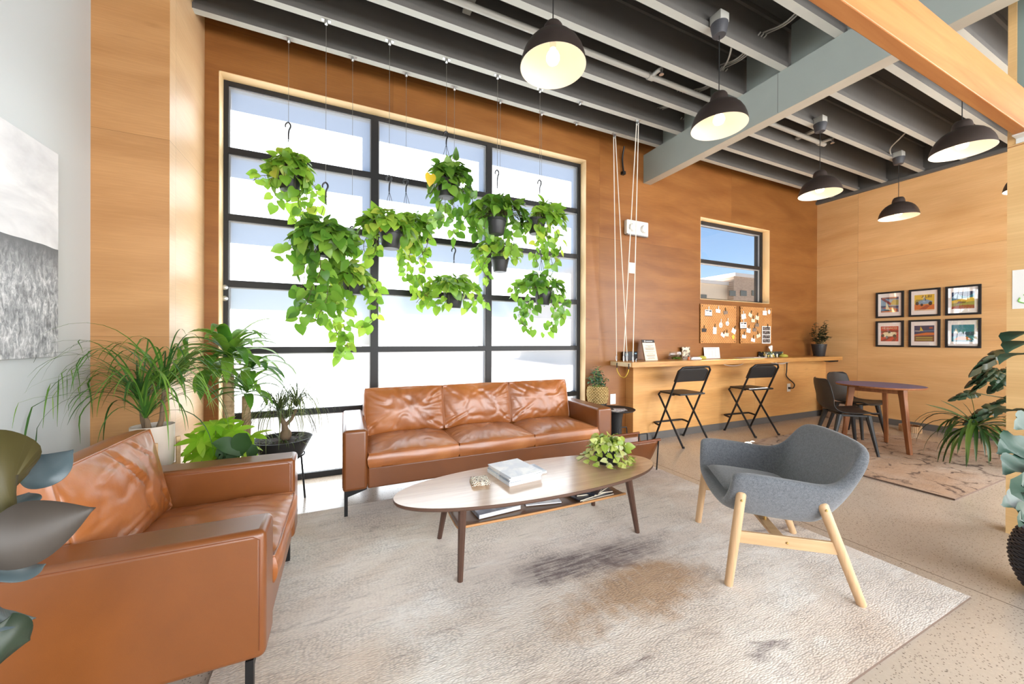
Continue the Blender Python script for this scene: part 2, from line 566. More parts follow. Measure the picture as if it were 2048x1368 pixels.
M['frosted'] = frosted()
M['glass'] = clearglass('clear_glass')
M['picture_glass'] = clearglass('picture_glass', 2.1)
M['bulb'] = None


def emit(name, c, s):
    t = NT(name)
    return t.done(t.n('Emission', {'Color': c, 'Strength': s}))


M['bulb'] = emit('warm_bulb', (1., .72, .42, 1), 4.6)
M['shade_out'] = plain('dark_bronze_lampshade', (58, 48, 44), .45, .1)
M['shade_in'] = plain('white_lampshade_lining', (246, 240, 228), .5)
M['canopy'] = plain('charcoal_canopy', (60, 60, 64), .6)

M['pothos'] = leafmat('pothos_leaf', [(0, (84, 130, 38)), (.35, (112, 158, 50)), (.7, (146, 184, 66)), (.93, (176, 200, 76)), (1, (206, 200, 80))], .38, .38, .45, (170, 214, 66))
M['pothos_dark'] = leafmat('dark_pothos_leaf', [(0, (62, 106, 36)), (.5, (88, 136, 46)), (1, (136, 172, 64))], .36, .35, .45, (150, 200, 60))
M['pothos_yellow'] = leafmat('yellowed_leaf', [(0, (214, 178, 40)), (1, (232, 196, 60))], .45, .4)
M['pothos_lime'] = leafmat('variegated_pothos_leaf', [(0, (150, 178, 66)), (.4, (196, 210, 96)), (.75, (222, 226, 140)), (1, (232, 234, 190))], .3, .38)
M['pony'] = leafmat('ponytail_leaf', [(0, (44, 84, 34)), (.5, (82, 128, 46)), (1, (134, 170, 66))], .25, .45)
M['pony_dark'] = leafmat('dark_ponytail_leaf', [(0, (52, 62, 34)), (.5, (76, 92, 44)), (1, (112, 120, 60))], .2, .5)
M['corn'] = leafmat('dracaena_leaf', [(0, (44, 92, 36)), (.5, (76, 128, 44)), (1, (124, 164, 60))], .34, .35, .5, (150, 200, 50))
M['scheff'] = leafmat('bright_schefflera_leaf', [(0, (122, 180, 38)), (.6, (160, 206, 52)), (1, (190, 222, 80))], .5, .4, .4, (190, 230, 50))
M['calathea'] = leafmat('dark_green_leaf', [(0, (36, 62, 28)), (1, (52, 82, 38))], .12, .5, .25)
M['rubber'] = leafmat('rubber_plant_leaf', [(0, (50, 62, 62)), (.5, (70, 84, 88)), (1, (92, 106, 112))], .1, .35, .5)
M['rubber_under'] = leafmat('olive_leaf_underside', [(0, (72, 66, 34)), (1, (82, 75, 40))], .15, .5)
M['rubber_brown'] = leafmat('grey_brown_leaf', [(0, (66, 59, 53)), (1, (76, 69, 62))], .1, .5)
M['rubber_green'] = leafmat('deep_green_leaf', [(0, (40, 52, 38)), (1, (50, 62, 46))], .1, .45)
M['fiddle'] = leafmat('fiddle_leaf', [(0, (26, 58, 36)), (.5, (38, 68, 52)), (1, (54, 82, 72))], .10, .55, .25)
M['monstera'] = leafmat('monstera_leaf', [(0, (24, 44, 28)), (1, (40, 62, 40))], .15, .35)
M['marginata'] = leafmat('dracaena_blade', [(0, (30, 58, 26)), (.6, (58, 92, 38)), (1, (96, 124, 52))], .2, .3, .6)
M['zz'] = leafmat('dark_bush_leaf', [(0, (22, 32, 18)), (1, (46, 58, 32))], .12, .35)
M['pepero'] = leafmat('blue_green_leaf', [(0, (70, 110, 86)), (.6, (112, 148, 118)), (.85, (160, 178, 130)), (1, (214, 210, 150))], .2, .35)
# ------------------------------------------------------------------ camera object, world, sun
cam_d = bpy.data.cameras.new('camera'); cam = bpy.data.objects.new('camera', cam_d); col.objects.link(cam)
cam_d.sensor_width = 36; cam_d.lens = FPX/2048*36
cam_d.shift_y = -(684-CYP)/2048
cam_d.clip_start = .02
mw = Matrix((RIGHT, UP, -FWD)).transposed().to_4x4(); mw.translation = CAM
cam.matrix_world = mw
scene.camera = cam
scene.view_settings.view_transform = 'Standard'
scene.view_settings.look = 'None'
scene.view_settings.gamma = 1
scene.view_settings.use_curve_mapping = False
scene.view_settings.exposure = EXPOSURE

w = bpy.data.worlds.new('sky'); scene.world = w; w.use_nodes = True
wt = w.node_tree; wt.nodes.clear()
wo = wt.nodes.new('ShaderNodeOutputWorld'); bg = wt.nodes.new('ShaderNodeBackground')
sk = wt.nodes.new('ShaderNodeTexSky'); sk.sky_type = 'NISHITA'
sk.sun_disc = False; sk.sun_elevation = math.radians(63); sk.sun_rotation = math.radians(53)
sk.air_density = 1.0; sk.dust_density = .2; sk.ozone_density = 3.
wt.links.new(sk.outputs[0], bg.inputs[0]); bg.inputs[1].default_value = SKY
wt.links.new(bg.outputs[0], wo.inputs[0])

sd = bpy.data.lights.new('sun', 'SUN'); so = bpy.data.objects.new('sun', sd); col.objects.link(so)
sd.energy = SUN; sd.angle = .009; sd.color = (1, .93, .85)
so.rotation_euler = V((-.41, -.345, -1)).to_track_quat('-Z', 'Y').to_euler()
so.location = (6, 8, 12)

# ------------------------------------------------------------------ room shell
XL, XR, YB, YF_ = -1.304, 7.16, 3.53, -3.6
ZT = 3.86
m = MB(); m.box(XL-.15, YF_-.15, -.12, XR+.15, 3.74, 0)
struct('floor', m, M['concrete'], smooth=0)
m = MB(); m.box(XL-.15, YF_-.15, ZT, XR+.15, 3.74, ZT+.12)
struct('ceiling', m, M['deck'], smooth=0)

# back wall with the two window openings
WX0, WX1, WZ1 = -.87, 2.53, 3.258          # big window
VX0, VX1, VZ0, VZ1 = 4.40, 5.90, 1.757, 2.872
m = MB()
y0, y1 = YB, 3.74
m.box(XL-.15, y0, 0, WX0, y1, ZT)
m.box(WX0, y0, WZ1, WX1, y1, ZT)
m.box(WX1, y0, 0, VX0, y1, ZT)
m.box(VX0, y0, 0, VX1, y1, VZ0)
m.box(VX0, y0, VZ1, VX1, y1, ZT)
m.box(VX1, y0, 0, XR, y1, ZT)
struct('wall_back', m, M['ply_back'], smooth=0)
# linings of the openings
m = MB(); t_ = .006
m.box(WX0, YB+.001, 0, WX0+t_, 3.64, WZ1); m.box(WX1-t_, YB+.001, 0, WX1, 3.64, WZ1); m.box(WX0, YB+.001, WZ1-t_, WX1, 3.64, WZ1)
struct('trim_1', m, M['reveal'], smooth=0)
m = MB()
m.box(VX0, YB+.001, VZ0, VX0+t_, 3.66, VZ1); m.box(VX1-t_, YB+.001, VZ0, VX1, 3.66, VZ1)
m.box(VX0, YB+.001, VZ1-t_, VX1, 3.66, VZ1); m.box(VX0, YB+.001, VZ0, VX1, 3.66, VZ0+t_)
struct('trim_2', m, M['reveal'], smooth=0)

SY0, SY1, SZ0, SZ1 = -3.3, -.7, .4, 3.2  # opening for the added side window
m = MB(); m.box(XR, SY1, 0, XR+.15, 3.74, ZT); m.box(XR, YF_-.15, 0, XR+.15, SY0, ZT)
m.box(XR, SY0, 0, XR+.15, SY1, SZ0); m.box(XR, SY0, SZ1, XR+.15, SY1, ZT)
struct('wall_right', m, M['ply_right'], smooth=0)
m = MB(); m.box(XL-.15, YF_, 0, XL, YB, ZT)
struct('wall_left', m, M['white_wall'], smooth=0)
# front wall (behind the camera) with a wide opening for the added window
FX0, FX1, FZ0, FZ1 = -.6, 6.4, .5, 3.2
m = MB()
m.box(XL-.15, YF_-.15, 0, FX0, YF_, ZT); m.box(FX1, YF_-.15, 0, XR, YF_, ZT)
m.box(FX0, YF_-.15, 0, FX1, YF_, FZ0); m.box(FX0, YF_-.15, FZ1, FX1, YF_, ZT)
struct('wall_front', m, M['white_wall'], smooth=0)

# wooden column boxed out in the left corner
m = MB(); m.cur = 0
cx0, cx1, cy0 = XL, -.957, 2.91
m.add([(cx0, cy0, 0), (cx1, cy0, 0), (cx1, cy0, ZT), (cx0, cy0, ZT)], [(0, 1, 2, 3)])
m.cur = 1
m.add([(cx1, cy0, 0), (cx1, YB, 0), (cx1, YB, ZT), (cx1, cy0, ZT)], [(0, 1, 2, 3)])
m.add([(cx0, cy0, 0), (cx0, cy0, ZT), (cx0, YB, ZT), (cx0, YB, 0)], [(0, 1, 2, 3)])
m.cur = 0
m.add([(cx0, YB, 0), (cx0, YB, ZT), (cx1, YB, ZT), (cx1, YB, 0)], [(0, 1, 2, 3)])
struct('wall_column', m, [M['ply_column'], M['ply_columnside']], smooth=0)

# low plywood wall under the counter
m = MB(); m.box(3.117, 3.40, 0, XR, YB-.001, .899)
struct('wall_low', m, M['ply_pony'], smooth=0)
m = MB(); m.box(3.14, 3.394, 0, XR-.012, 3.40, .085)
struct('baseboard_back', m, M['basebd'], smooth=0)
m = MB(); m.box(XR-.008, 1.0, 0, XR, 3.392, .085)
struct('baseboard_right', m, M['basebd'], smooth=0)

# pier at the right
PX = 3.785
PY0, PY1 = .10, .84
m = MB(); m.box(PX, PY0, 0, PX+.16, PY1, 2.45); m.box(PX, .806, 2.45, PX+.16, PY1, ZT); m.box(PX+.006, PY0, 2.69, PX+.16, .8055, ZT)
m.m = [0]*12+[1]*6
struct('wall_pier', m, [M['ply_pier'], M['teal_board']], smooth=0)
m = MB(); m.box(PX-.004, PY0, 2.405, PX-.0005, PY1, 2.412)
struct('trim_3', m, M['ply_column'], smooth=0)

# ------------------------------------------------------------------ ceiling joists (wooden I-joists), beams
JZ = 3.49
JY = [3.292, 2.992, 2.672, 2.295, 1.915, 1.53, 1.145, .76, .375, -.01, -.395, -.78, -1.165, -1.55, -1.935, -2.32, -2.705, -3.09]
for i, jy in enumerate(JY):
    x0 = -.956 if jy > 2.85 else XL+.001
    m = MB(); m.cur = 0
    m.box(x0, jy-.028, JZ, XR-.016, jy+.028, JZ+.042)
    m.m = [0, 0, 1, 1, 0, 0]  # flange sides take the dark web colour, shade put into the paint
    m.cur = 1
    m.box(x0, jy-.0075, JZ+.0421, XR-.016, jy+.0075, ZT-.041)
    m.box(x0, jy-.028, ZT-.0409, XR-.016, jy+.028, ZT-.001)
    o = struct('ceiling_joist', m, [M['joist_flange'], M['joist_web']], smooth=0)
# ledger along the top of the right wall
m = MB(); m.box(XR-.05, .3, JZ-.045, XR-.001, YB-.001, JZ-.002); m.box(XR-.014, .3, JZ-.002, XR-.001, YB-.001, ZT-.001)
struct('trim_4', m, M['joist_web'], smooth=0)

BX0, BX1 = 3.385, 3.504
m = MB(); m.cur = 0
m.box(BX0, YF_+.01, 3.146, BX1, YB-.002, JZ-.001)
m.cur = 1
m.box(BX0+.001, YF_+.01, 3.143, BX1-.001, YB-.002, 3.146)
o = struct('ceiling_beam', m, [M['beam_grey'], M['beam_under']], smooth=0)
# butt joint in the beam and solid blocking between the joists above it
m = MB(); m.box(BX0-.0006, 1.962, 3.15, BX0+.001, 1.965, JZ-.004)
struct('beam_joint', m, M['joist_web'], smooth=0)
for a, b in zip(JY[:9], JY[1:10]):
    m = MB(); m.box(3.43, b+.03, JZ+.0, 3.46, a-.03, ZT-.002)
    struct('joist_blocking', m, M['beam_grey'], smooth=0)

m = MB(); m.box(-1.30, .748, 2.457, PX-.001, .803, 2.69)
struct('timber_beam', m, M['timber'], smooth=0, bevel=.004)
m = MB(); m.box(PX-.075, .744, 2.449, PX-.0005, .807, 2.4565); m.box(PX-.0045, .744, 2.42, PX-.0005, .807, 2.449)
tag(m.build('beam_bracket', M['bracket'], smooth=0), 'white metal seat bracket under the end of the timber beam at the pier', 'bracket')

# ------------------------------------------------------------------ big frosted window
FY = 3.63          # room-side face of the frame
GYP = 3.665        # glass
FO = 3.727         # street-side face of the frame
w1 = bpy.data.objects.new('window_1', None); col.objects.link(w1); w1['kind'] = 'structure'
m = MB()
xs = [(-.868, -.833), (.231, .295), (1.354, 1.415), (2.489, 2.528)]
zs = [(0.0, .049), (.553, .602), (1.083, 1.134), (1.615, 1.668), (2.147, 2.197), (2.677, 2.727), (3.217, 3.256)]
for a, b in xs: m.box(a, FY, 0, b, FO, 3.256)
for k, (a, b) in enumerate(zs):
    for i in range(3): m.box(xs[i][1], FY+.001, a, xs[i+1][0], FO-.001, b)
m.build('window_frame', M['frame_black'], w1, smooth=0)
m = MB()
for k in range(6):
    for i in range(3):
        a, b = xs[i][1], xs[i+1][0]; c, d = zs[k][1], zs[k+1][0]
        g = .009
        m.box(a, GYP-.018, d-g, b, GYP-.003, d); m.box(a, GYP-.018, c, a+g, GYP-.003, d-g); m.box(b-g, GYP-.018, c, b, GYP-.003, d-g)
m.build('glazing_bead', M['gasket'], w1, smooth=0)
m = MB()
for k in range(6):
    for i in range(3):
        a, b = xs[i][1], xs[i+1][0]; c, d = zs[k][1], zs[k+1][0]
        m.quad((a, GYP, c), (b, GYP, c), (b, GYP, d), (a, GYP, d))
m.build('window_glass', M['frosted'], w1, smooth=0)
for dz in (0, .088):
    m = MB(); m.lathe([(0, 0), (.013, 0), (.021, .004), (.021, .006)], 20, frame_to((-.852, FY-.007, 1.52+dz), (0, 1, 0)))
    plabel(m.build('latch_rosette', M['metal_light'], w1), 'round steel rosette')

# ------------------------------------------------------------------ small clear window
w2 = bpy.data.objects.new('window_2', None); col.objects.link(w2); w2['kind'] = 'structure'
m = MB()
a0, a1, b0, b1 = VX0+.007, VX1-.007, VZ0+.007, VZ1-.007
m.box(a0, FY, b0, a0+.05, FO, b1); m.box(a1-.05, FY, b0, a1, FO, b1)
m.box(a0+.05, FY+.001, b1-.045, a1-.05, FO, b1); m.box(a0+.05, FY+.001, b0, a1-.05, FO, b0+.03)
m.box(a0+.05, FY+.002, 2.285, a1-.05, FO, 2.335)
m.build('window_frame', M['frame_black'], w2, smooth=0)
m = MB()
for c, d in ((b0+.03, 2.285), (2.335, b1-.045)):
    m.box(a0+.05, GYP-.018, d-.012, a1-.05, GYP-.003, d); m.box(a1-.062, GYP-.018, c, a1-.05, GYP-.003, d-.012)
m.build('glazing_bead', M['gasket'], w2, smooth=0)
m = MB()
for c, d in ((b0+.03, 2.285), (2.335, b1-.045)):
    m.quad((a0+.05, GYP, c), (a1-.05, GYP, c), (a1-.05, GYP, d), (a0+.05, GYP, d))
m.build('window_glass', M['glass'], w2, smooth=0)

# ------------------------------------------------------------------ added window behind the camera, for fill light
w3 = bpy.data.objects.new('added_window_3', None); col.objects.link(w3); w3['kind'] = 'structure'
m = MB()
for k in range(6):
    x = FX0+.03+(FX1-FX0-.06)*k/5
    m.box(x-.03, YF_-.13, FZ0, x+.03, YF_-.05, FZ1)
for k in range(3):
    z = FZ0+.03+(FZ1-FZ0-.06)*k/2
    m.box(FX0+.06, YF_-.129, z-.03, FX1-.06, YF_-.051, z+.03)
m.build('window_frame', M['frame_black'], w3, smooth=0)
m = MB(); m.quad((FX0, YF_-.09, FZ0), (FX1, YF_-.09, FZ0), (FX1, YF_-.09, FZ1), (FX0, YF_-.09, FZ1))
m.build('window_glass', M['glass'], w3, smooth=0)
ld = bpy.data.lights.new('fill_light_front', 'AREA'); lo = bpy.data.objects.new('fill_light_front', ld); col.objects.link(lo)  # unseen fill light added to brighten the room from behind
ld.shape = 'RECTANGLE'; ld.size = FX1-FX0; ld.size_y = FZ1-FZ0; ld.energy = FRONT_W; ld.color = FRONT_C
lo.location = ((FX0+FX1)/2, YF_-.2, (FZ0+FZ1)/2); lo.rotation_euler = (math.radians(90), 0, 0)

# added side window with its fill light, also behind the camera
w4 = bpy.data.objects.new('added_window_4', None); col.objects.link(w4); w4['kind'] = 'structure'
m = MB()
for k in range(4):
    y = SY0+.03+(SY1-SY0-.06)*k/3
    m.box(XR+.05, y-.03, SZ0, XR+.13, y+.03, SZ1)
for z in (SZ0+.03, SZ1-.03): m.box(XR+.051, SY0+.06, z-.03, XR+.129, SY1-.06, z+.03)
m.build('window_frame', M['frame_black'], w4, smooth=0)
m = MB(); m.quad((XR+.09, SY0, SZ0), (XR+.09, SY1, SZ0), (XR+.09, SY1, SZ1), (XR+.09, SY0, SZ1))
m.build('window_glass', M['glass'], w4, smooth=0)
ld = bpy.data.lights.new('fill_light_side', 'AREA'); lo = bpy.data.objects.new('fill_light_side', ld); col.objects.link(lo)  # second unseen fill light, added to brighten from the right
ld.shape = 'RECTANGLE'; ld.size = SY1-SY0; ld.size_y = SZ1-SZ0; ld.energy = SIDE_W; ld.color = FRONT_C
lo.location = (XR+.2, (SY0+SY1)/2, (SZ0+SZ1)/2); lo.rotation_euler = (math.radians(90), 0, math.radians(90))

# ------------------------------------------------------------------ outside
m = MB(); m.box(-60, 3.76, -.35, 90, 90, -.15); m.box(-60, -60, -.35, 90, -3.76, -.15)
struct('ground', m, plain('asphalt_yard', (66, 65, 66), .9, var=.08, vscale=.6), smooth=0)


def building():
    Yb = 19.
    m0 = at(1399, 596, Yb); m1 = at(1455, 560, Yb)
    roofc = at(1425, 568, Yb).z; roofb = at(1490, 558, Yb).z
    bc = thing('building', 'cream and brick building across the yard seen through the small window', 'building', (m1.x, Yb, -.15))
    xs_ = m1.x
    a = MB(); a.box(-14, 0, 0, .0, 8, roofc+.15)
    a.build('stucco_wing', plain('cream_stucco', (200, 186, 166), .85, var=.05), bc, smooth=0)
    a = MB(); a.box(0, -.5, 0, 11, 8, roofb+.15)
    t = NT('tan_brick')
    br = t.n('TexBrick', {'Vector': t.mapv(t.obj(), (1, 1, 1), (0, 0, 0), (PI/2, 0, 0)), 'Color1': srgb(160, 140, 122), 'Color2': srgb(140, 122, 108), 'Mortar': srgb(168, 154, 140), 'Scale': 3.2, 'Mortar Size': .02})
    a.build('brick_wing', t.done(t.pbr(br.outputs[0], .85)), bc, smooth=0)
    a = MB(); a.box(-14, -.12, roofc+.15, .0, 8, roofc+.4)
    a.build('coping', plain('grey_coping', (190, 188, 186), .6), bc, smooth=0)
    a = MB(); a.box(0, -.62, roofb+.15, 11, 8, roofb+.4)
    a.build('coping', bpy.data.materials['grey_coping'], bc, smooth=0)
    gm = plain('dark_window_glass', (92, 96, 92), .15)
    for x0_, x1_ in ((1458.5, 1470.), (1480., 1492.), (1503., 1515.)):
        p, q = at(x0_, 581, Yb-.5), at(x1_, 592.5, Yb-.5)
        a = MB(); a.box(p.x-xs_, -.56, q.z+.15, q.x-xs_, -.49, p.z+.15)
        a.build('window', gm, bc, smooth=0)
    p, q = at(1398, 589, Yb), at(1412, 597, Yb)
    a = MB(); a.box(p.x-xs_, -.06, .2, q.x-xs_, .01, p.z+.15)
    a.build('window', gm, bc, smooth=0)


building()
# ------------------------------------------------------------------ pendant lamps
def make_lamp(label):
    # origin at the centre of the rim; the canopy hangs at local height ch
    t = thing('pendant_lamp', label, 'lamp', (0, 0, 0), 0, 'dark dome pendant lamps')
    out = [(.185, 0), (.184, .014), (.178, .045), (.166, .080), (.147, .114), (.121, .143), (.092, .163), (.068, .172), (.062, .176)]
    m = MB(); m.cur = 0
    m.lathe(out+[(.061, .182), (.059, .205), (.053, .228), (.042, .243), (.022, .249), (.004, .2495)], 56, caps=False)
    m.build('lamp_shade', M['shade_out'], t, smooth=50)
    inn = [(.185, .0), (.182, .0), (.181, .014), (.175, .044), (.163, .079), (.144, .112), (.119, .140), (.090, .159), (.05, .167), (.001, .168)]
    m = MB(); m.lathe(inn, 56, caps=False)
    plabel(m.build('shade_lining', M['shade_in'], t, smooth=60), 'white inner face of the shade')
    m = MB(); m.lathe([(.001, .167), (.018, .167), (.018, .105), (.012, .104)], 16)
    m.build('bulb_socket', M['white_plastic'], t)
    m = MB(); m.lathe([(.012, .106), (.016, .098), (.03, .082), (.038, .062), (.038, .045), (.03, .028), (.016, .02), (.001, .018)], 20)
    plabel(m.build('bulb', M['bulb'], t, smooth=180), 'glowing warm bulb')
    ch = .66
    m = MB(); m.tube([(0, 0, .248), (0, 0, ch+.01)], .0032, 8)
    m.build('cord', M['black_plastic'], t)
    m = MB(); m.lathe([(.001, ch), (.042, ch), (.046, ch+.006), (.058, ch+.075), (.058, ch+.082), (.001, ch+.083)], 28)
    m.build('canopy', M['canopy'], t, smooth=40)
    m = MB(); m.box(-.045, -.045, ch+.0832, .045, .045, ch+.15)
    m.build('junction_box', M['galv'], t, smooth=0, bevel=.004)
    return t


RIM = 2.742
lamp_specs = [
    (1.079, 1.826, 'pendant lamp nearest the camera, hanging in front of the big frosted window'),
    (2.473, 1.835, 'pendant lamp in front of the grey ceiling beam, second from the left'),
    (4.574, 2.232, 'pendant lamp above the bar stools beside the small window, behind the beam'),
    (6.30, 2.232, 'pendant lamp hanging just above the framed pictures on the right wall'),
    (4.576, 1.243, 'pendant lamp under the timber beam at the upper right, next to the pier'),
    (6.30, 1.243, 'pendant lamp half hidden behind the pier at the right edge'),
]
L0 = make_lamp(lamp_specs[0][2])
for i, (x, y, lb) in enumerate(lamp_specs):
    if i == 0: L0.location = (x, y, RIM)
    else: dup(L0, (x, y, RIM), 0, lb)


# ------------------------------------------------------------------ sprinkler pipe
def zpipe():
    z, y, r = 3.565, 2.53, .024
    t = thing('sprinkler_pipe', 'grey sprinkler pipe running between the ceiling joists', 'pipe', (2.0, y, z))
    m = MB(); m.tube([(-3.3, 0, 0), (3.28, 0, 0)], r, 20)
    m.build('pipe', M['galv'], t)
    for px in (1305, 1634):
        p = atz(px, 150 if px == 1305 else 288, z)
        x = p.x-2.0
        m = MB(); m.tube([(x-.03, 0, 0), (x+.03, 0, 0)], .031, 16); m.tube([(x, 0, 0), (x, -.1, -.005), (x, -.125, -.02)], [.02, .017, .018], 12)
        m.build('tee_fitting', M['galv'], t)
        m = MB(); m.tube([(x, -.125, -.02), (x, -.125, -.05)], .010, 10); m.lathe([(.001, 0), (.02, 0), (.02, .003), (.001, .003)], 12, Matrix.Translation((x, -.125, -.064))); m.tube([(x-.012, -.125, -.05), (x-.014, -.125, -.062)], .003, 6); m.tube([(x+.012, -.125, -.05), (x+.014, -.125, -.062)], .003, 6)
        plabel(m.build('sprinkler_head', M['metal_light'], t), 'small bright sprinkler head')
    for px, py in ((938, 22), (1612, 276)):
        p = atz(px, py, z); x = p.x-2.0
        m = MB(); m.box(x-.03, -.17, .03, x+.03, .11, .05)
        m.build('pipe_hanger', M['galv'], t, smooth=0)


zpipe()

# bundles of grey cable threading through the joists beside the beam
def cable_bundle(px, py, y0, y1, n, lab):
    p = atz(px, py, 3.62)
    m = MB()
    for k in range(n):
        dx = .035*k
        m.tube(smoothpath([(p.x+dx-.02, y0, 3.66), (p.x+dx, (y0+y1)/2, 3.60+.01*k), (p.x+dx+.03, y1, 3.67)], 6), .006, 8)
    tag(m.build('cable_bundle', M['galv']), lab, 'cable', 'cable runs among the joists')


cable_bundle(1277, 300, 2.965, 3.265, 3, 'grey cables between the two joists nearest the window wall, left of the beam')
cable_bundle(1322, 215, 2.645, 2.965, 3, 'grey cables crossing between the second and third joists from the window')
cable_bundle(1395, 180, 2.265, 2.60, 3, 'grey cables above the sprinkler pipe, left of the beam')
cable_bundle(1470, 115, 1.885, 2.27, 3, 'grey cables crossing behind the cord of the pendant by the beam')
cable_bundle(1556, 50, 1.50, 1.89, 2, 'ribbed cables in the bay just left of the timber beam')
p = atz(1478, 110, 3.6)
m = MB(); m.tube(smoothpath([atz(1463, 84, 3.50), atz(1462, 100, 3.53), atz(1455, 122, 3.58), atz(1440, 142, 3.64), atz(1424, 150, 3.72)], 6), .007, 8)
tag(m.build('feed_cable', M['galv']), 'white cable curving from the canopy of the lamp by the beam', 'cable')
m = MB(); m.tube(smoothpath([(6.26, 2.29, 3.52), (6.0, 2.2, 3.52), (5.82, 2.05, 3.53), (5.80, 1.95, 3.6)], 6), .007, 8)
tag(m.build('feed_cable', M['galv']), 'white cable curving to the canopy of the lamp above the pictures', 'cable')
# conduit stub on the back wall near the beam
m = MB(); m.tube(smoothpath([(3.02, 3.46, 3.49), (3.03, 3.50, 3.36), (3.05, 3.505, 3.22)], 5), .010, 8); m.box(3.03, 3.485, 3.18, 3.07, 3.528, 3.215)
tag(m.build('hanging_bracket', M['black_metal'] if 'black_metal' in M else M['metal_black']), 'black strap bracket on the plywood above the rope pulleys', 'bracket')
# ------------------------------------------------------------------ rugs
m = MB(); m.box(-.42, .69, 0.001, 2.665, 2.895, .011)
m.m = [1, 1, 1, 1, 1, 0]
tag(m.build('area_rug', [M['rug'], M['rug_edge']], smooth=0), 'large distressed beige and grey rug under the coffee table and grey armchair', 'rug')
m = MB(); m.box(4.195, 1.165, 0.001, 6.35, 2.84, .013)
m.m = [1, 1, 1, 1, 1, 0]
tag(m.build('area_rug', [M['rug_small'], M['rug_edge']], smooth=0), 'smaller mottled rug with dark cracks under the round table', 'rug')
RUG = .0115


# ------------------------------------------------------------------ leather cushions
def cushion_mb(w, d, h, puff, seed, wr=.012, lean=0.0, nx=34, ny=30, front_drop=0.0):
    """soft box, x in [0,w], y in [0,d], bottom z=0, edge height h, crowned by puff"""
    mb = MB()
    rnd = random.Random(seed)
    ox, oy = rnd.uniform(0, 50), rnd.uniform(0, 50)
    def top(u, v):
        a, b = 2*u-1, 2*v-1
        e = (1-abs(a)**3.2)*(1-abs(b)**3.2)
        z = h*.5 + h*.5*min(1, (1-abs(a)**14))*(1-abs(b)**14) + puff*e**.8
        # creases running in from the edges and a few broad folds
        q = noise.noise((a*2.2+ox, b*2.2+oy, .3))
        cr = abs(noise.noise((a*3.4+ox, b*1.3+oy, 4.1)))
        edge = max(abs(a), abs(b))
        rad = noise.noise((math.atan2(b, a)*7+ox, edge*.8, oy))
        z += wr*(q*1.1 - 1.4*max(0, .22-cr)*3*(1-edge*.6) + rad*.9*edge*edge*(1-edge**10))
        return z
    def inset(u, v):
        # outline: rounded corners, edges bow slightly
        a, b = 2*u-1, 2*v-1
        r = .06
        x = a*(1-.012*(1-b*b)*0) ; y = b
        k = .02*(a*a*b*b)
        return (.5+.5*x*(1-k))*w, (.5+.5*y*(1-k))*d
    def ptop(u, v):
        x, y = inset(u, v); return V((x, y, top(u, v)))
    def pbot(u, v):
        x, y = inset(u, v)
        a, b = 2*u-1, 2*v-1
        return V((x, y, h*.5-h*.5*(1-abs(a)**14)*(1-abs(b)**14)))
    # top and bottom sheets sharing the mid-height rim, sides bulge
    us = [.5-.5*math.cos(PI*i/(nx-1))*1.0 for i in range(nx)]
    us = [.55*a+.45*i/(nx-1) for i, a in enumerate(us)]
    vs_ = [.5-.5*math.cos(PI*i/(ny-1)) for i in range(ny)]
    vs_ = [.55*a+.45*i/(ny-1) for i, a in enumerate(vs_)]
    T = [[ptop(u, v) for u in us] for v in vs_]
    B = [[pbot(u, v) for u in us] for v in vs_]
    verts = []; idx = {}
    def vid(key, p):
        if key not in idx:
            idx[key] = len(verts); verts.append(p)
        return idx[key]
    fs = []
    rim = lambda i, j: i in (0, nx-1) or j in (0, ny-1)
    for lay, S in (('t', T), ('b', B)):
        for j in range(ny-1):
            for i in range(nx-1):
                q = []
                for (ii, jj) in ((i, j), (i+1, j), (i+1, j+1), (i, j+1)):
                    key = ('r', ii, jj) if rim(ii, jj) else (lay, ii, jj)
                    q.append(vid(key, S[jj][ii]))
                fs.append(tuple(q) if lay == 't' else tuple(q[::-1]))
    mb.add(verts, fs)
    return mb


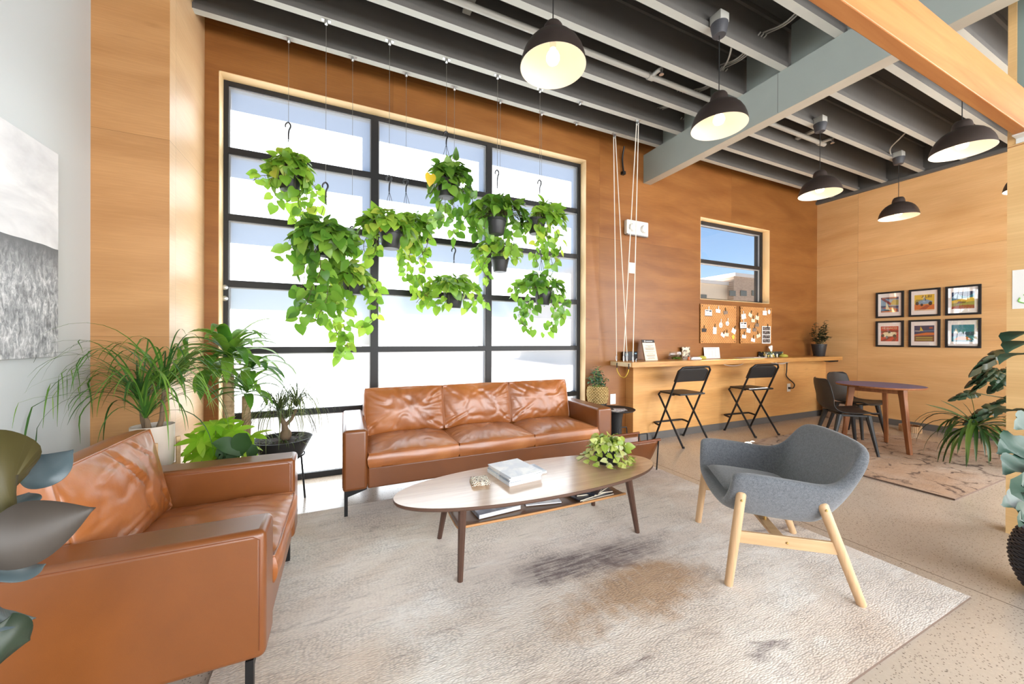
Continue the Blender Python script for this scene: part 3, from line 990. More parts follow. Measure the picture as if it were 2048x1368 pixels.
def boxcushion(w, d, h, puff, seed, wr=.010, creases=(), gather=.002):
    """box cushion with a welted front edge: side walls upright, top crowned"""
    mb = MB(); nx, ny, nz = 56, 50, 7
    rnd = random.Random(seed); ox, oy = rnd.uniform(0, 50), rnd.uniform(0, 50)
    def topz(a, b):
        e = (1-abs(a)**2.6)*(1-abs(b)**2.6)
        edge = max(abs(a), abs(b))
        q = noise.noise((a*2.0+ox, b*2.0+oy, .3))
        cr = 1-abs(noise.noise((a*2.6+ox, b*1.2+oy, 4.1)))*5
        rad = noise.noise((math.atan2(b, a)*9+ox, edge*.6, oy))
        z = puff*e**.75 + wr*(q*e**.5 - max(0, cr)*.9*e**.6 + rad*1.0*edge**2*(1-edge**14))
        # gathers of the leather along the welts
        z += gather*(noise.noise((a*19+ox, 2., oy))*math.exp(-(1-abs(b))*7) + noise.noise((3., b*19+oy, ox))*math.exp(-(1-abs(a))*7))*2*(1-edge**20)
        for a0, b0, a1, b1, dep, wd in creases:      # deep folds
            dx, dy = a1-a0, b1-b0
            tt = max(0, min(1, ((a-a0)*dx+(b-b0)*dy)/(dx*dx+dy*dy)))
            ds = math.hypot(a-a0-tt*dx+.04*math.sin(tt*5), b-b0-tt*dy)
            z -= dep*math.exp(-(ds/wd)**2)*(math.sin(PI*(.12+.8*tt)))
            z += dep*.45*math.exp(-((ds-wd*2)/(wd*1.2))**2)*math.sin(PI*(.12+.8*tt))
        return z
    def rc(a, b, k=.035):       # soften the plan corners
        r = max(0, abs(a)+abs(b)-1.75)
        return a*(1-k*r*2), b*(1-k*r*2)
    def P(a, b, s):             # s in 0..1 height along the side
        x, y = rc(a, b)
        bul = math.sin(PI*s)*.012
        sx = bul if abs(a) > .999 else 0; sy = bul if abs(b) > .999 else 0
        return V((w*(.5+.5*x)+math.copysign(sx, a), d*(.5+.5*y)+math.copysign(sy, b), 0))
    au = [-1+2*(.6*(.5-.5*math.cos(PI*i/(nx-1)))+.4*i/(nx-1)) for i in range(nx)]
    bv = [-1+2*(.6*(.5-.5*math.cos(PI*i/(ny-1)))+.4*i/(ny-1)) for i in range(ny)]
    verts = []; idx = {}
    def vid(k, p):
        if k not in idx: idx[k] = len(verts); verts.append(p)
        return idx[k]
    fs = []
    def tv(i, j):
        p = P(au[i], bv[j], 1); p.z = h+topz(au[i], bv[j]); return vid(('t', i, j), p)
    def bv_(i, j):
        p = P(au[i], bv[j], 0); return vid(('b', i, j), p)
    for j in range(ny-1):
        for i in range(nx-1):
            fs.append((tv(i, j), tv(i+1, j), tv(i+1, j+1), tv(i, j+1)))
            fs.append((bv_(i, j), bv_(i, j+1), bv_(i+1, j+1), bv_(i+1, j)))
    ring = [(i, 0) for i in range(nx)]+[(nx-1, j) for j in range(1, ny)]+[(i, ny-1) for i in range(nx-2, -1, -1)]+[(0, j) for j in range(ny-2, 0, -1)]
    def sv(k, s):
        i, j = ring[k % len(ring)]
        if s == 0: return bv_(i, j)
        if s == nz: return tv(i, j)
        p = P(au[i], bv[j], s/nz)
        zt = h+topz(au[i], bv[j])
        p.z = zt*s/nz
        n_ = noise.noise((p.x*6+ox, p.y*6, s*.5))*.004
        p.x += n_; p.y += n_
        return vid(('s', i, j, s), p)
    for k in range(len(ring)):
        for s in range(nz):
            fs.append((sv(k, s), sv(k+1, s), sv(k+1, s+1), sv(k, s+1)))
    mb.add(verts, fs)
    welt = [verts[tv(*r)]+V((0, 0, .001)) for r in ring]
    welt2 = [verts[bv_(*r)]+V((0, 0, .012)) for r in ring]
    return mb, welt, welt2


def sofa(name, label, cat, loc, rotz, W, D, n, seed):
    t = thing(name, label, cat, loc, rotz)
    AW, AH, ZB = .155, .58, .172
    for s in (0, 1):
        x0 = 0 if s == 0 else W-AW
        m = MB(); m.box(x0, 0, ZB, x0+AW, D, AH)
        a = m.build('arm', M['leather_flat'], t, smooth=60, bevel=.022, seg=4)
        # stitched seam around the two flanks of the arm
        m = MB()
        for xx in (x0-.0006, x0+AW+.0006):
            q = .028
            loop = [(xx, q*.55, ZB+.03), (xx, q*.55, AH-q), (xx, q*1.2, AH-q*.55), (xx, D-q, AH-q*.55), (xx, D-q*.5, AH-q), (xx, D-q*.5, ZB+.03)]
            m.tube(loop, .0016, 6)
        m.build('seam', M['seam'], a)
    m = MB(); m.box(AW+.001, .012, ZB, W-AW-.001, D-.14, .315)
    m.build('seat_rail', M['leather_flat'], t, smooth=60, bevel=.012, seg=3)
    m = MB(); m.box(AW+.001, D-.139, ZB, W-AW-.001, D-.004, .60)
    m.build('backrest_frame', M['leather_flat'], t, smooth=60, bevel=.02, seg=3)
    cw = (W-2*AW-.004)/n
    for k in range(n):
        x0 = AW+.002+k*cw
        mb, welt, welt2 = boxcushion(cw-.004, D-.25, .095, .052, seed+k, .009, (), .0035)
        c = mb.build('seat_cushion', M['leather'], t, loc=(x0+.002, -.006, .3155), smooth=70)
        m = MB(); m.tube(welt, .0042, 6, True)
        m.build('piping', M['leather'], c)
    for k in range(n):
        x0 = AW+.002+k*cw
        rr = random.Random(seed+50+k)
        if n == 1:
            cs = [(-.15, .95, .12, -.1, .020, .035), (.12, -.1, .22, -.85, .012, .04), (.30, .95, .52, .35, .012, .03), (-.55, .55, -.2, .75, .008, .03), (-.9, -.75, .1, -.55, .014, .045), (.95, -.9, .45, -.3, .012, .04), (.7, -.95, .55, -.2, .010, .03), (-.95, .5, .95, .62, .004, .012)]
        else:
            cs = [(rr.uniform(-.8, .8), .95, rr.uniform(-.5, .5), rr.uniform(-.1, .4), rr.uniform(.003, .007), .06) for q in range(3)]+[(s_*.95, -.9, s_*rr.uniform(.2, .5), rr.uniform(-.4, .1), .006, .05) for s_ in (-1, 1)]+[(s_*.9, .9, s_*.5, .3, .005, .05) for s_ in (-1, 1)]
        mb, welt, welt2 = boxcushion(cw-.006, .37, .13, .055, seed+20+k, .009 if n > 1 else .006, cs)
        # stand the cushion on its edge, leaning back
        R_ = Matrix.Translation((x0+.003, D-.315, .418)) @ Matrix.Rotation(math.radians(78), 4, 'X')
        # local: x width, y -> up, z -> towards the sitter
        vs = [R_ @ V((p[0], p[1], p[2]-.10)) for p in mb.v]
        mb.v = [tuple(p) for p in vs]
        c = mb.build('back_cushion', M['leather'], t, smooth=70)
        m = MB(); m.tube([R_ @ V((p[0], p[1], p[2]-.10)) for p in welt], .0042, 6, True)
        m.build('piping', M['leather'], c)
    for sx in (0, 1):
        for sy in (0, 1):
            x = .022 if sx == 0 else W-.022
            y = .045 if sy == 0 else D-.045
            dx = 1 if sx == 0 else -1
            m = MB(); m.box(x-.011, y-.011, 0, x+.011, y+.011, ZB-.002)
            m.add([(x+dx*.011, y-.009, ZB-.002), (x+dx*.13, y-.009, ZB-.002), (x+dx*.13, y-.009, ZB-.010), (x+dx*.011, y-.009, ZB-.045),
                   (x+dx*.011, y+.009, ZB-.002), (x+dx*.13, y+.009, ZB-.002), (x+dx*.13, y+.009, ZB-.010), (x+dx*.011, y+.009, ZB-.045)],
                  [(0, 1, 2, 3), (7, 6, 5, 4), (0, 4, 5, 1), (1, 5, 6, 2), (2, 6, 7, 3), (3, 7, 4, 0)])
            m.build('leg', M['metal_black'], t, smooth=0)
    return t


sofa('leather_sofa', 'long tan leather three seat sofa in front of the frosted window', 'sofa', (0.0, 2.69, RUG), 0, 2.222, .80, 3, 11)
sofa('leather_armchair', 'wide tan leather armchair with one big cushion at the lower left', 'armchair', (-.222, 1.40, RUG), PI/2, .937, .83, 1, 41)


# ------------------------------------------------------------------ grey felt armchair on beech legs
def grey_chair():
    u = V((-.7736, .6337, 0)); c = V((2.119, 1.293, RUG))
    rot = math.atan2(u.y, u.x)
    t = thing('lounge_chair', 'grey wool lounge chair with angled beech legs standing on the big rug', 'armchair', c, rot)
    # local x = forward, y = left; the shell is one upholstered bucket
    top = [(.245, -.30, .548), (.20, -.308, .560), (.08, -.312, .551), (-.06, -.312, .537), (-.150, -.308, .527), (-.215, -.304, .570), (-.268, -.300, .655), (-.300, -.272, .706), (-.318, -.16, .716), (-.322, 0, .718)]
    bot = [(.262, -.222, .392), (.20, -.235, .368), (.08, -.238, .358), (-.04, -.236, .352), (-.10, -.228, .350), (-.125, -.21, .350), (-.14, -.18, .350), (-.15, -.13, .350), (-.155, -.06, .350), (-.155, 0, .350)]
    mir = lambda L: L+[(x, -y, z) for x, y, z in L[-2::-1]]
    top, bot = mir(top), mir(bot)
    n = len(top); R = 6
    vs = []
    for i in range(R):
        f = i/(R-1)
        for a, b in zip(bot, top):
            p = V(a).lerp(V(b), f)
            bul = math.sin(PI*f)*.018
            o = V((p.x+.02 if False else 0, p.y, 0))
            side = V((-.55 if p.x < -.1 else 0, (1 if p.y > 0 else -1) if abs(p.y) > .15 else 0, 0))
            p += side*bul
            vs.append(p)
    fs = []
    for i in range(R-1):
        for j in range(n-1):
            fs.append((i*n+j, i*n+j+1, (i+1)*n+j+1, (i+1)*n+j))
    # the seat pan joins the two flanks
    h = n//2
    pan = {}
    cols = 5
    for j in range(h):
        a, b = vs[j], vs[n-1-j]
        pan[(j, 0)] = j; pan[(j, cols)] = n-1-j
        for k in range(1, cols):
            f = k/cols
            p = a.lerp(b, f); p.z -= .022*math.sin(PI*f)
            pan[(j, k)] = len(vs); vs.append(p)
    for j in range(h-1):
        for k in range(cols):
            fs.append((pan[(j, k)], pan[(j, k+1)], pan[(j+1, k+1)], pan[(j+1, k)]))
    # close pan to the rear centre
    last = [pan[(h-1, k)] for k in range(cols+1)]
    for k in range(cols):
        fs.append((last[k], last[k+1], h))
    m = MB(); m.add(vs, fs)
    o = m.build('upholstered_shell', M['felt'], t, smooth=180)
    md = o.modifiers.new('thick', 'SOLIDIFY'); md.thickness = .05; md.offset = -1; md.use_even_offset = False
    md = o.modifiers.new('sub', 'SUBSURF'); md.levels = 2; md.render_levels = 2
    m = MB()
    ring = [V((x-.012*(1 if x < 0 else 0), y, z+.0)) for x, y, z in top]
    # seat pad
    def pad(uu, vv):
        a = -1+2*uu; b = -1+2*vv
        hw = .175+.012*b
        x = .055+.19*b; y = a*hw
        e = (1-abs(a)**4)*(1-abs(b)**4)
        return V((x, y, .405+.035*e**.5+.012*b))
    m = MB(); m.grid(pad, 22, 22)
    rim0 = len(m.v)
    def padb(uu, vv):
        p = pad(uu, vv); a = -1+2*uu; b = -1+2*vv
        e = (1-abs(a)**6)*(1-abs(b)**6)
        return V((p.x, p.y, .405+.012*b-.02*e))
    m.grid(lambda a, b: padb(1-a, b), 22, 22)
    plabel(m.build('seat_cushion', M['felt'], t, smooth=180), 'flat grey seat pad')
    # legs
    def leg(a, b, name='leg'):
        mm = MB()
        a, b = V(a), V(b); d = (b-a).normalized()
        mm.tube([a, a+d*.004, a.lerp(b, .5), b-d*.014, b-d*.004, b], [.0165, .0185, .021, .0215, .017, .008], 16)
        plabel(mm.build(name, M['beech'], t, smooth=50), 'pale beech leg')
    for s in (-1, 1):
        leg((.263, s*.325, 0), (.208, s*.326, .462))
        leg((-.275, s*.325, 0), (-.118, s*.326, .448))
        m = MB(); m.bar((.222, s*.325, .243), (-.19, s*.325, .243), .016, .056)
        rl = m.build('side_rail', M['beech_rail'], t, smooth=0, bevel=.003)
        m = MB()
        for (x, z) in ((.214, .425), (-.128, .418), (.02, .243)):
            m.lathe([(.0001, 0), (.0055, 0), (.0055, .002), (.0035, .004), (.0001, .0045)], 14, frame_to((x, s*(.3475 if z > .3 else .334), z), (0, s, 0)))
        plabel(m.build('brass_bolt', plain('brass_bolt', (196, 160, 96), .35, .8), t), 'small brass bolt')
    m = MB(); m.bar((.03, -.317, .235), (.03, .317, .235), .05, .016)
    m.build('cross_rail', M['beech_rail'], t, smooth=0, bevel=.003)
    m = MB()
    for y in (-.10, .10):
        m.tube([(.03, y, .243), (.03, y, .345)], .007, 8)
    plabel(m.build('seat_support', bpy.data.materials['brass_bolt'], t), 'brass support rod')


grey_chair()


# ------------------------------------------------------------------ oval coffee table with a shelf
def coffee_table():
    cx, cy, zt = 1.05, 1.914, .403+0
    t = thing('coffee_table', 'long oval walnut coffee table with a lower shelf on the big rug', 'table', (cx, cy, 0), -.012)
    a, b = .821, .279
    def ring(s, z):
        out = []
        for i in range(96):
            an = 2*PI*i/96
            ca, sa = math.cos(an), math.sin(an)
            e = 2/2.12
            out.append(V((math.copysign(abs(ca)**e, ca)*(a+s), math.copysign(abs(sa)**e, sa)*(b+s), z)))
        return out
    m = MB()
    rows = [(-.02, zt-.020), (-.006, zt-.0195), (0, zt-.012), (.0, zt-.0015), (-.002, zt)]
    vs = []
    for s, z in rows: vs += ring(s, z)
    fs = []
    m.cur = 1
    for i in range(len(rows)-1):
        for j in range(96):
            fs.append((i*96+j, i*96+(j+1) % 96, (i+1)*96+(j+1) % 96, (i+1)*96+j))
    m.add(vs, fs)
    m.cur = 0
    m.add(ring(-.002, zt), [tuple(range(96))])
    m.cur = 1
    m.add(ring(-.02, zt-.02), [tuple(range(96))[::-1]])
    m.build('tabletop', [M['oak_top'], M['table_rim']], t, smooth=30)
    feet = [((.530, 1.763), (.535, 1.742)), ((1.662, 1.778), (1.545, 1.728)), ((.526, 2.198), (.555, 2.075)), ((1.64, 2.20), (1.545, 2.085))]
    for (fx, fy), (tx, ty) in feet:
        m = MB(); A, B = V((fx-cx, fy-cy, RUG)), V((tx-cx, ty-cy, zt-.0205))
        m.tube([A, A.lerp(B, .5), B], [.0145, .018, .0215], 8)
        m.build('leg', M['walnut'], t, smooth=30)
    # thin shelf hung between the legs, ends curved up
    def sh(u, v):
        x = -.505+1.09*u; y = -.065+.235*v
        e = abs(2*u-1)
        ww = 1-.06*(1-e)
        z = .222+.012*max(0, (abs(2*v-1)-.5))**2*4
        return V((x, -.062+.228*v-.012*math.sin(PI*u)*(1-2*v), z))
    m = MB(); m.cur = 0; m.grid(sh, 40, 9)
    o = m.build('shelf', M['shelf_wood'], t, smooth=180, solid=.012, soff=-1)
    me = o.data; me.materials.append(M['shelf_edge'])
    o.modifiers['thick'].material_offset_rim = 1
    return t


coffee_table()
TZ = .4033


def magazine(name, label, cx, cy, z, w, d, h, rot, cover, group=None, pages=None, lift=0):
    t = thing(name, label, 'magazine', (cx, cy, z), rot, group)
    m = MB(); m.box(-w/2, -d/2, 0, w/2-.001, d/2, h)
    # pages between covers: the page block is set back a hair
    m2 = MB(); m2.box(-w/2+.0006, -d/2+.0008, .0006, w/2-.0018, d/2-.0008, h-.0006)
    m = MB(); m.cur = 0
    m.box(-w/2, -d/2, h-.0005, w/2, d/2, h); m.box(-w/2, -d/2, 0, w/2, d/2, .0005)
    m.box(-w/2, -d/2, .0005, -w/2+.0005, d/2, h-.0005)
    m.build('cover', cover, t, smooth=0)
    m2.build('pages', pages or M['paper'], t, smooth=0)
    return t


def covermat(name, a, b, sc=9., lo=.45, hi=.6):
    t = NT(name)
    f = t.noise(t.obj(), sc, 4., .6, .5)
    return t.done(t.pbr(t.ramp(f, [(lo, srgb(*a)), (hi, srgb(*b))]), .3))


M['mag_white'] = covermat('pale_magazine_cover', (212, 216, 224), (240, 240, 240))
M['mag_blue'] = covermat('grey_blue_cover', (150, 160, 176), (214, 220, 228))
M['mag_dark'] = covermat('dark_cover', (50, 52, 60), (110, 112, 120))
z = TZ
names = ['bottom of the white magazine stack on the coffee table', 'second from the bottom of the white magazine stack', 'third from the bottom in the white magazine stack',
         'middle magazine of the white stack on the coffee table', 'magazine just under the top one of the white stack', 'pale top magazine of the stack on the oval table']
for k in range(6):
    h = (.009, .008, .007, .007, .007, .006)[k]
    rx = random.Random(90+k)
    magazine('magazine', names[k], .918+rx.uniform(-.006, .006), 1.985+rx.uniform(-.006, .006), z, .212, .262, h, math.radians(5.5+rx.uniform(-2.5, 2.5)), M['mag_white'] if k != 2 else M['mag_blue'], 'magazine stack on the coffee table')
    z += h+.0004
magazine('magazine', 'bluish magazine poking out behind the white stack on the table', 1.060, 2.010, TZ, .10, .15, .011, math.radians(4), M['mag_blue'])


def terrazzo():
    t = NT('speckled_coaster')
    v = t.n('TexVoronoi', {'Vector': t.obj(), 'Scale': 240.})
    c = t.ramp(t.n('SeparateColor', {0: v.outputs['Color']}).outputs[0], [(0, srgb(236, 226, 206)), (.55, srgb(228, 216, 196)), (.62, srgb(60, 50, 44)), (.8, srgb(150, 110, 76)), (1, srgb(240, 236, 226))], 'CONSTANT')
    return t.done(t.pbr(c, .5))


M['terrazzo'] = terrazzo()
z = TZ
for k in range(4):
    m = MB(); m.box(-.047, -.047, 0, .047, .047, .0058)
    o = m.build('coaster', [M['terrazzo']], loc=(.693+.002*(k % 2), 1.957-.0015*k, z), smooth=0, bevel=.0025)
    o.rotation_euler = (0, 0, math.radians(-8+5*math.sin(k*2.1)))
    tag(o, ['lowest coaster of the speckled stack on the coffee table', 'second coaster up in the speckled stack', 'third coaster up in the speckled stack', 'speckled coaster on top of the small stack'][k], 'coaster', 'stacked speckled coasters')
    z += .0061
# reading matter on the shelf under the table
SZ = .2262
magazine('magazine', 'thick grey book flat at the left end of the table shelf', .80, 1.98, SZ, .26, .13, .022, math.radians(4), M['mag_blue'])
magazine('magazine', 'white magazine lying near the middle of the table shelf', 1.10, 1.99, SZ, .22, .14, .006, math.radians(-12), M['mag_white'])
sh_l = ['lowest dark magazine of the fan on the table shelf', 'second dark magazine of the fan on the table shelf', 'third dark magazine fanned out on the shelf', 'slanted dark magazine near the top of the fan', 'topmost dark magazine on the shelf at the right']
z = SZ
for k, (x, y, r, h) in enumerate([(1.43, 1.945, 3, .008), (1.40, 1.955, 10, .007), (1.44, 1.97, -8, .007), (1.47, 1.975, 24, .006), (1.46, 1.985, 38, .005)]):
    magazine('magazine', sh_l[k], x, y, z, .25, .17, h, math.radians(r), M['mag_dark'], 'dark magazines on the table shelf', M['paper_cream'])
    z += h+.0006


# ------------------------------------------------------------------ folding bar stools
def bar_stool(label, loc, rotz):
    t = thing('bar_stool', label, 'stool', loc, rotz, 'black folding bar stools at the counter')
    W = .235; r = .0115
    # origin: midpoint of the footprint; +y is towards the counter
    def back_pt(s, z): return (s*W, .205-.40*z/.90, z)
    def seat_pt(s, z): return (s*(W-.028), -.205+.375*z/.565, z)
    for s in (-1, 1):
        m = MB(); m.tube([back_pt(s, .006), back_pt(s, .30), back_pt(s, .60), back_pt(s, .80)], r, 12)
        m.lathe([(.0001, 0), (.015, 0), (.015, .02), (.0001, .02)], 12, Matrix.Translation(back_pt(s, 0)))
        m.build('front_leg', M['metal_black'], t)
        m = MB(); m.tube([seat_pt(s, .006), seat_pt(s, .30), seat_pt(s, .52), (s*(W-.028), .165, .552), (s*(W-.05), .17, .566)], r, 12)
        m.lathe([(.0001, 0), (.015, 0), (.015, .02), (.0001, .02)], 12, Matrix.Translation(seat_pt(s, 0)))
        m.build('rear_leg', M['metal_black'], t)
    # top bend of the back tube
    m = MB(); a, b = back_pt(-1, .80), back_pt(1, .80)
    pts = [a, back_pt(-1, .86), (-W+.035, .205-.40*.893/.90, .893), (-W+.08, .205-.40*.898/.9, .898), (W-.08, .205-.40*.898/.9, .898), (W-.035, .205-.40*.893/.90, .893), back_pt(1, .86), b]
    m.tube(pts, r, 12); m.build('back_tube', M['metal_black'], t)
    # backrest pad
    def bk(u, v):
        z = .735+.15*v - .012*math.sin(PI*u)*0
        x = (-1+2*u)*(W-.004)
        cr = 1-max(0, abs(-1+2*u)-.72)/.28
        z = .725+(.155)*v*(1-.18*(1-cr)**2)
        y = .205-.40*z/.90 + .022 - .012*(1-(2*u-1)**2)*0
        return V((x, y+.012*(1-(2*u-1)**2), z))
    m = MB(); m.grid(bk, 17, 7)
    m.build('backrest', M['black_plastic'], t, smooth=180, solid=.024, soff=0, bevel=.006)
    # seat
    m = MB()
    poly = []
    for (x, y, rr) in ((-.20, -.15, .02), (.20, -.15, .02), (.20, .185, .05), (-.20, .185, .05)):
        sx, sy = (1 if x > 0 else -1), (1 if y > 0 else -1)
        ccx, ccy = x-sx*rr, y-sy*rr
        st = {(-1, -1): PI, (1, -1): 1.5*PI, (1, 1): 0, (-1, 1): .5*PI}[(sx, sy)]
        for k in range(5):
            an = st+.5*PI*k/4
            poly.append((ccx+rr*math.cos(an), ccy+rr*math.sin(an)))
    m.prism(poly, .573, .592)
    m.build('seat', M['black_plastic'], t, smooth=0, bevel=.004)
    m = MB(); m.tube([(-W, .205-.40*.57/.9, .57), (-.19, -.06, .57)], .006, 8); m.tube([(W, .205-.40*.57/.9, .57), (.19, -.06, .57)], .006, 8)
    m.build('seat_hinge', M['metal_black'], t)
    m = MB(); y0 = .205-.40*.19/.9
    m.tube([(-W, y0, .19), (-W, y0+.06, .20), (-W+.012, y0+.095, .205), (-W+.05, y0+.10, .205), (W-.05, y0+.10, .205), (W-.012, y0+.095, .205), (W, y0+.06, .20), (W, y0, .19)], r, 12)
    m.build('footrest', M['metal_black'], t)
    return t


bar_stool('black folding bar stool nearer the sofa, standing left at the wooden counter', (3.655, 3.165, 0), math.radians(-2))
bar_stool('black folding bar stool standing farther right at the wooden counter', (4.855, 3.118, 0), math.radians(-4))


# ------------------------------------------------------------------ round table and shell chairs
def round_table():
    cx, cy, zt = 5.49, 2.10, .712
    t = thing('round_table', 'small round table with a blue top and three brown legs on the smaller rug', 'table', (cx, cy, 0))
    m = MB(); m.cur = 1
    m.lathe([(.0001, zt-.022), (.345, zt-.022), (.366, zt-.021), (.371, zt-.012), (.371, zt-.003), (.368, zt-.0012)], 72, caps=False)
    m.cur = 0
    m.lathe([(.368, zt-.0012), (.0001, zt)], 72, caps=False)
    m.build('tabletop', [plain('blue_laminate', (76, 82, 142), .35), M['table_leg']], t, smooth=30)
    rad = .31
    ang = [math.radians(-111), math.radians(9), math.radians(129)]
    tops = []
    for a in ang:
        d = V((math.cos(a), math.sin(a), 0)); n_ = V((-d.y, d.x, 0))
        A = d*rad+V((0, 0, .0135)); B = d*.235+V((0, 0, zt-.0225))
        tops.append(B)
        m = MB()
        vs = []
        for p, w_, h_ in ((A, .017, .02), (A.lerp(B, .85), .022, .028), (B, .026, .034)):
            for i, j in ((-1, -1), (1, -1), (1, 1), (-1, 1)): vs.append(p+n_*(w_*i)+d*(h_*j))
        fs = [(3, 2, 1, 0), (8, 9, 10, 11)]
        for k in range(2):
            for j in range(4): fs.append((k*4+j, k*4+(j+1) % 4, k*4+4+(j+1) % 4, k*4+4+j))
        m.add(vs, fs)
        m.build('leg', M['table_leg'], t, smooth=0, bevel=.006)
    for i in range(3):
        a, b = tops[i], tops[(i+1) % 3]
        dd = (b-a).normalized()
        m = MB(); m.bar(a+dd*.026+V((0, 0, -.030)), b-dd*.026+V((0, 0, -.030)), .022, .056)
        m.build('apron', M['table_leg'], t, smooth=0, bevel=.003)


round_table()


def shell_chair(label, loc, rotz):
    # +y is forward
    t = thing('shell_chair', label, 'chair', loc, rotz, 'dark moulded shell chairs at the round table')
    prof = [(.235, .405), (.225, .424), (.17, .428), (.08, .418), (-.02, .414), (-.10, .425), (-.155, .47), (-.185, .54), (-.205, .62), (-.222, .70), (-.232, .755), (-.236, .775)]
    wid = [.17, .205, .225, .228, .222, .215, .212, .213, .212, .205, .18, .12]
    pr = smoothpath([V((0, y, z)) for y, z in prof], 3)
    wd = []
    for i in range(len(prof)-1):
        for k in range(3): wd.append(wid[i]+(wid[i+1]-wid[i])*k/3)
    wd.append(wid[-1])
    m = MB(); n = len(pr)
    def f(u, v):
        i = min(n-1, int(round(v*(n-1)))); p = pr[i]; a = -1+2*u
        curl = a*a
        back = min(1, max(0, (p.z-.43)/.15))
        return V((a*wd[i], p.y+back*.045*curl, p.z+(1-back)*.022*curl**2))
    m.grid(f, 15, n)
    m.build('seat_shell', M['black_plastic'], t, smooth=180, solid=.011, soff=0, subsurf=1)
    m = MB()
    for sx in (-1, 1):
        m.bar((sx*.15, -.10, .398), (sx*.165, .17, .402), .03, .022)
    m.bar((-.15, .12, .398), (.15, .12, .398), .03, .022); m.bar((-.15, -.06, .398), (.15, -.06, .398), .03, .022)
    m.build('under_frame', M['black_plastic'], t, smooth=0, bevel=.004)
    for sx in (-1, 1):
        for (ty, fy) in ((.155, .215), (-.085, -.185)):
            m = MB(); A, B = V((sx*.215, fy, .001)), V((sx*.158, ty, .405))
            m.tube([A, A.lerp(B, .6), B], [.013, .02, .027], 10)
            m.build('leg', M['black_plastic'], t)


d1 = V((.72, -.69, 0))
shell_chair('dark shell chair nearer the camera, pulled up to the blue round table', (4.975, 2.21, .0135), math.atan2(-d1.x, d1.y))
d2 = V((-.12, -1, 0))
shell_chair('dark shell chair behind the round table, its back to the counter corner', (5.9, 2.50, .0135), math.atan2(-d2.x, d2.y))
# ------------------------------------------------------------------ wooden counter on the low wall
CX0, CX1, CY0, CY1, CZ0, CZ1 = 2.873, 7.10, 3.148, 3.528, .8995, .957
t = thing('counter', 'long thick laminated wood counter along the back wall under the small window', 'counter', (CX0, CY0, CZ0))
m = MB(); m.cur = 0
m.box(0, 0, 0, CX1-CX0, CY1-CY0, CZ1-CZ0)
m.m = [1 if i in (0, 2, 1) else 0 for i in range(6)]
m.build('worktop', [M['counter'], M['counter_edge']], t, smooth=0, bevel=.002)
m = MB()
m.box(-.003, .02, .006, -.0004, CY1-CY0-.02, .051)
for yy, zz in ((.05, .030), (.12, .022), (.20, .030), (.30, .026)):
    m.lathe([(.0001, 0), (.008, 0), (.006, .004), (.0001, .005)], 10, frame_to((-.003, yy, zz), (-1, 0, 0)))
plabel(m.build('end_plate', plain('pale_end_grain', (226, 204, 166), .5, var=.1), t, smooth=0), 'pale end plate with fixings')
m = MB(); m.prism([(CX1-CX0-.34, -.012), (CX1-CX0-.02, -.012), (CX1-CX0-.02, -.03), (CX1-CX0-.26, -.03)], .05, .10, Matrix(((1, 0, 0, 0), (0, 0, 1, 0), (0, 1, 0, 0), (0, 0, 0, 1))))
m.box(CX1-CX0-.34, .05, -.012, CX1-CX0-.01, .245, -.0005)
plabel(m.build('support_bracket', M['metal_black'], t, smooth=0), 'black steel bracket under the right end')
CT = CZ1+.0005

# pulleys and ropes holding the left end
pul = [at(1229, 283, 3.292), at(1275, 254, 2.992)]
for k, p in enumerate(pul):
    zt = JZ-.001
    t = thing('pulley', ['small steel pulley on the joist nearest the window wall, above the counter end', 'small steel pulley on the second joist, above the counter end'][k], 'pulley', (p.x, p.y, zt))
    m = MB(); m.box(-.03, -.014, -.004, .03, .014, 0); m.box(-.012, -.010, -.035, -.008, .010, -.004); m.box(.008, -.010, -.035, .012, .010, -.004)
    m.build('pulley_bracket', M['metal_light'], t, smooth=0)
    m = MB(); m.lathe([(.0001, -.007), (.018, -.007), (.013, 0), (.018, .007), (.0001, .007)], 18, frame_to((0, 0, -.034), (1, 0, 0)))
    m.build('wheel', M['metal_light'], t)
ends = [(0, at(1233, 722, 3.42), 'outer left rope dropping straight to the counter end'), (0, at(1254, 711, 3.34), 'rope crossing from the left pulley to the counter top'),
        (1, at(1247, 712, 3.30), 'rope crossing from the right pulley to the counter top'), (1, at(1266, 720, 3.17), 'right hand rope hooked at the front corner of the counter')]
for k, (pi, e, lb) in enumerate(ends):
    e = V((max(e.x, CX0+.012), min(e.y, 3.5), CT))
    p = pul[pi]
    a = V((p.x+(-.013 if k % 2 == 0 else .013), p.y, JZ-.042))
    t = thing('hoist_rope', 'white '+lb, 'rope', e, 0, 'white hoist ropes at the left end of the counter')
    m = MB(); m.tube([V((0, 0, .075)), a-e], .0048, 8)
    m.build('rope', M['rope'], t)
    m = MB(); m.tube([(0, 0, .002), (0, 0, .012)], .006, 8); m.tube([(-.006, 0, .012), (-.007, 0, .05), (0, 0, .075), (.007, 0, .05), (.006, 0, .012)], .0032, 8, True)
    m.build('snap_hook', M['metal_light'], t)
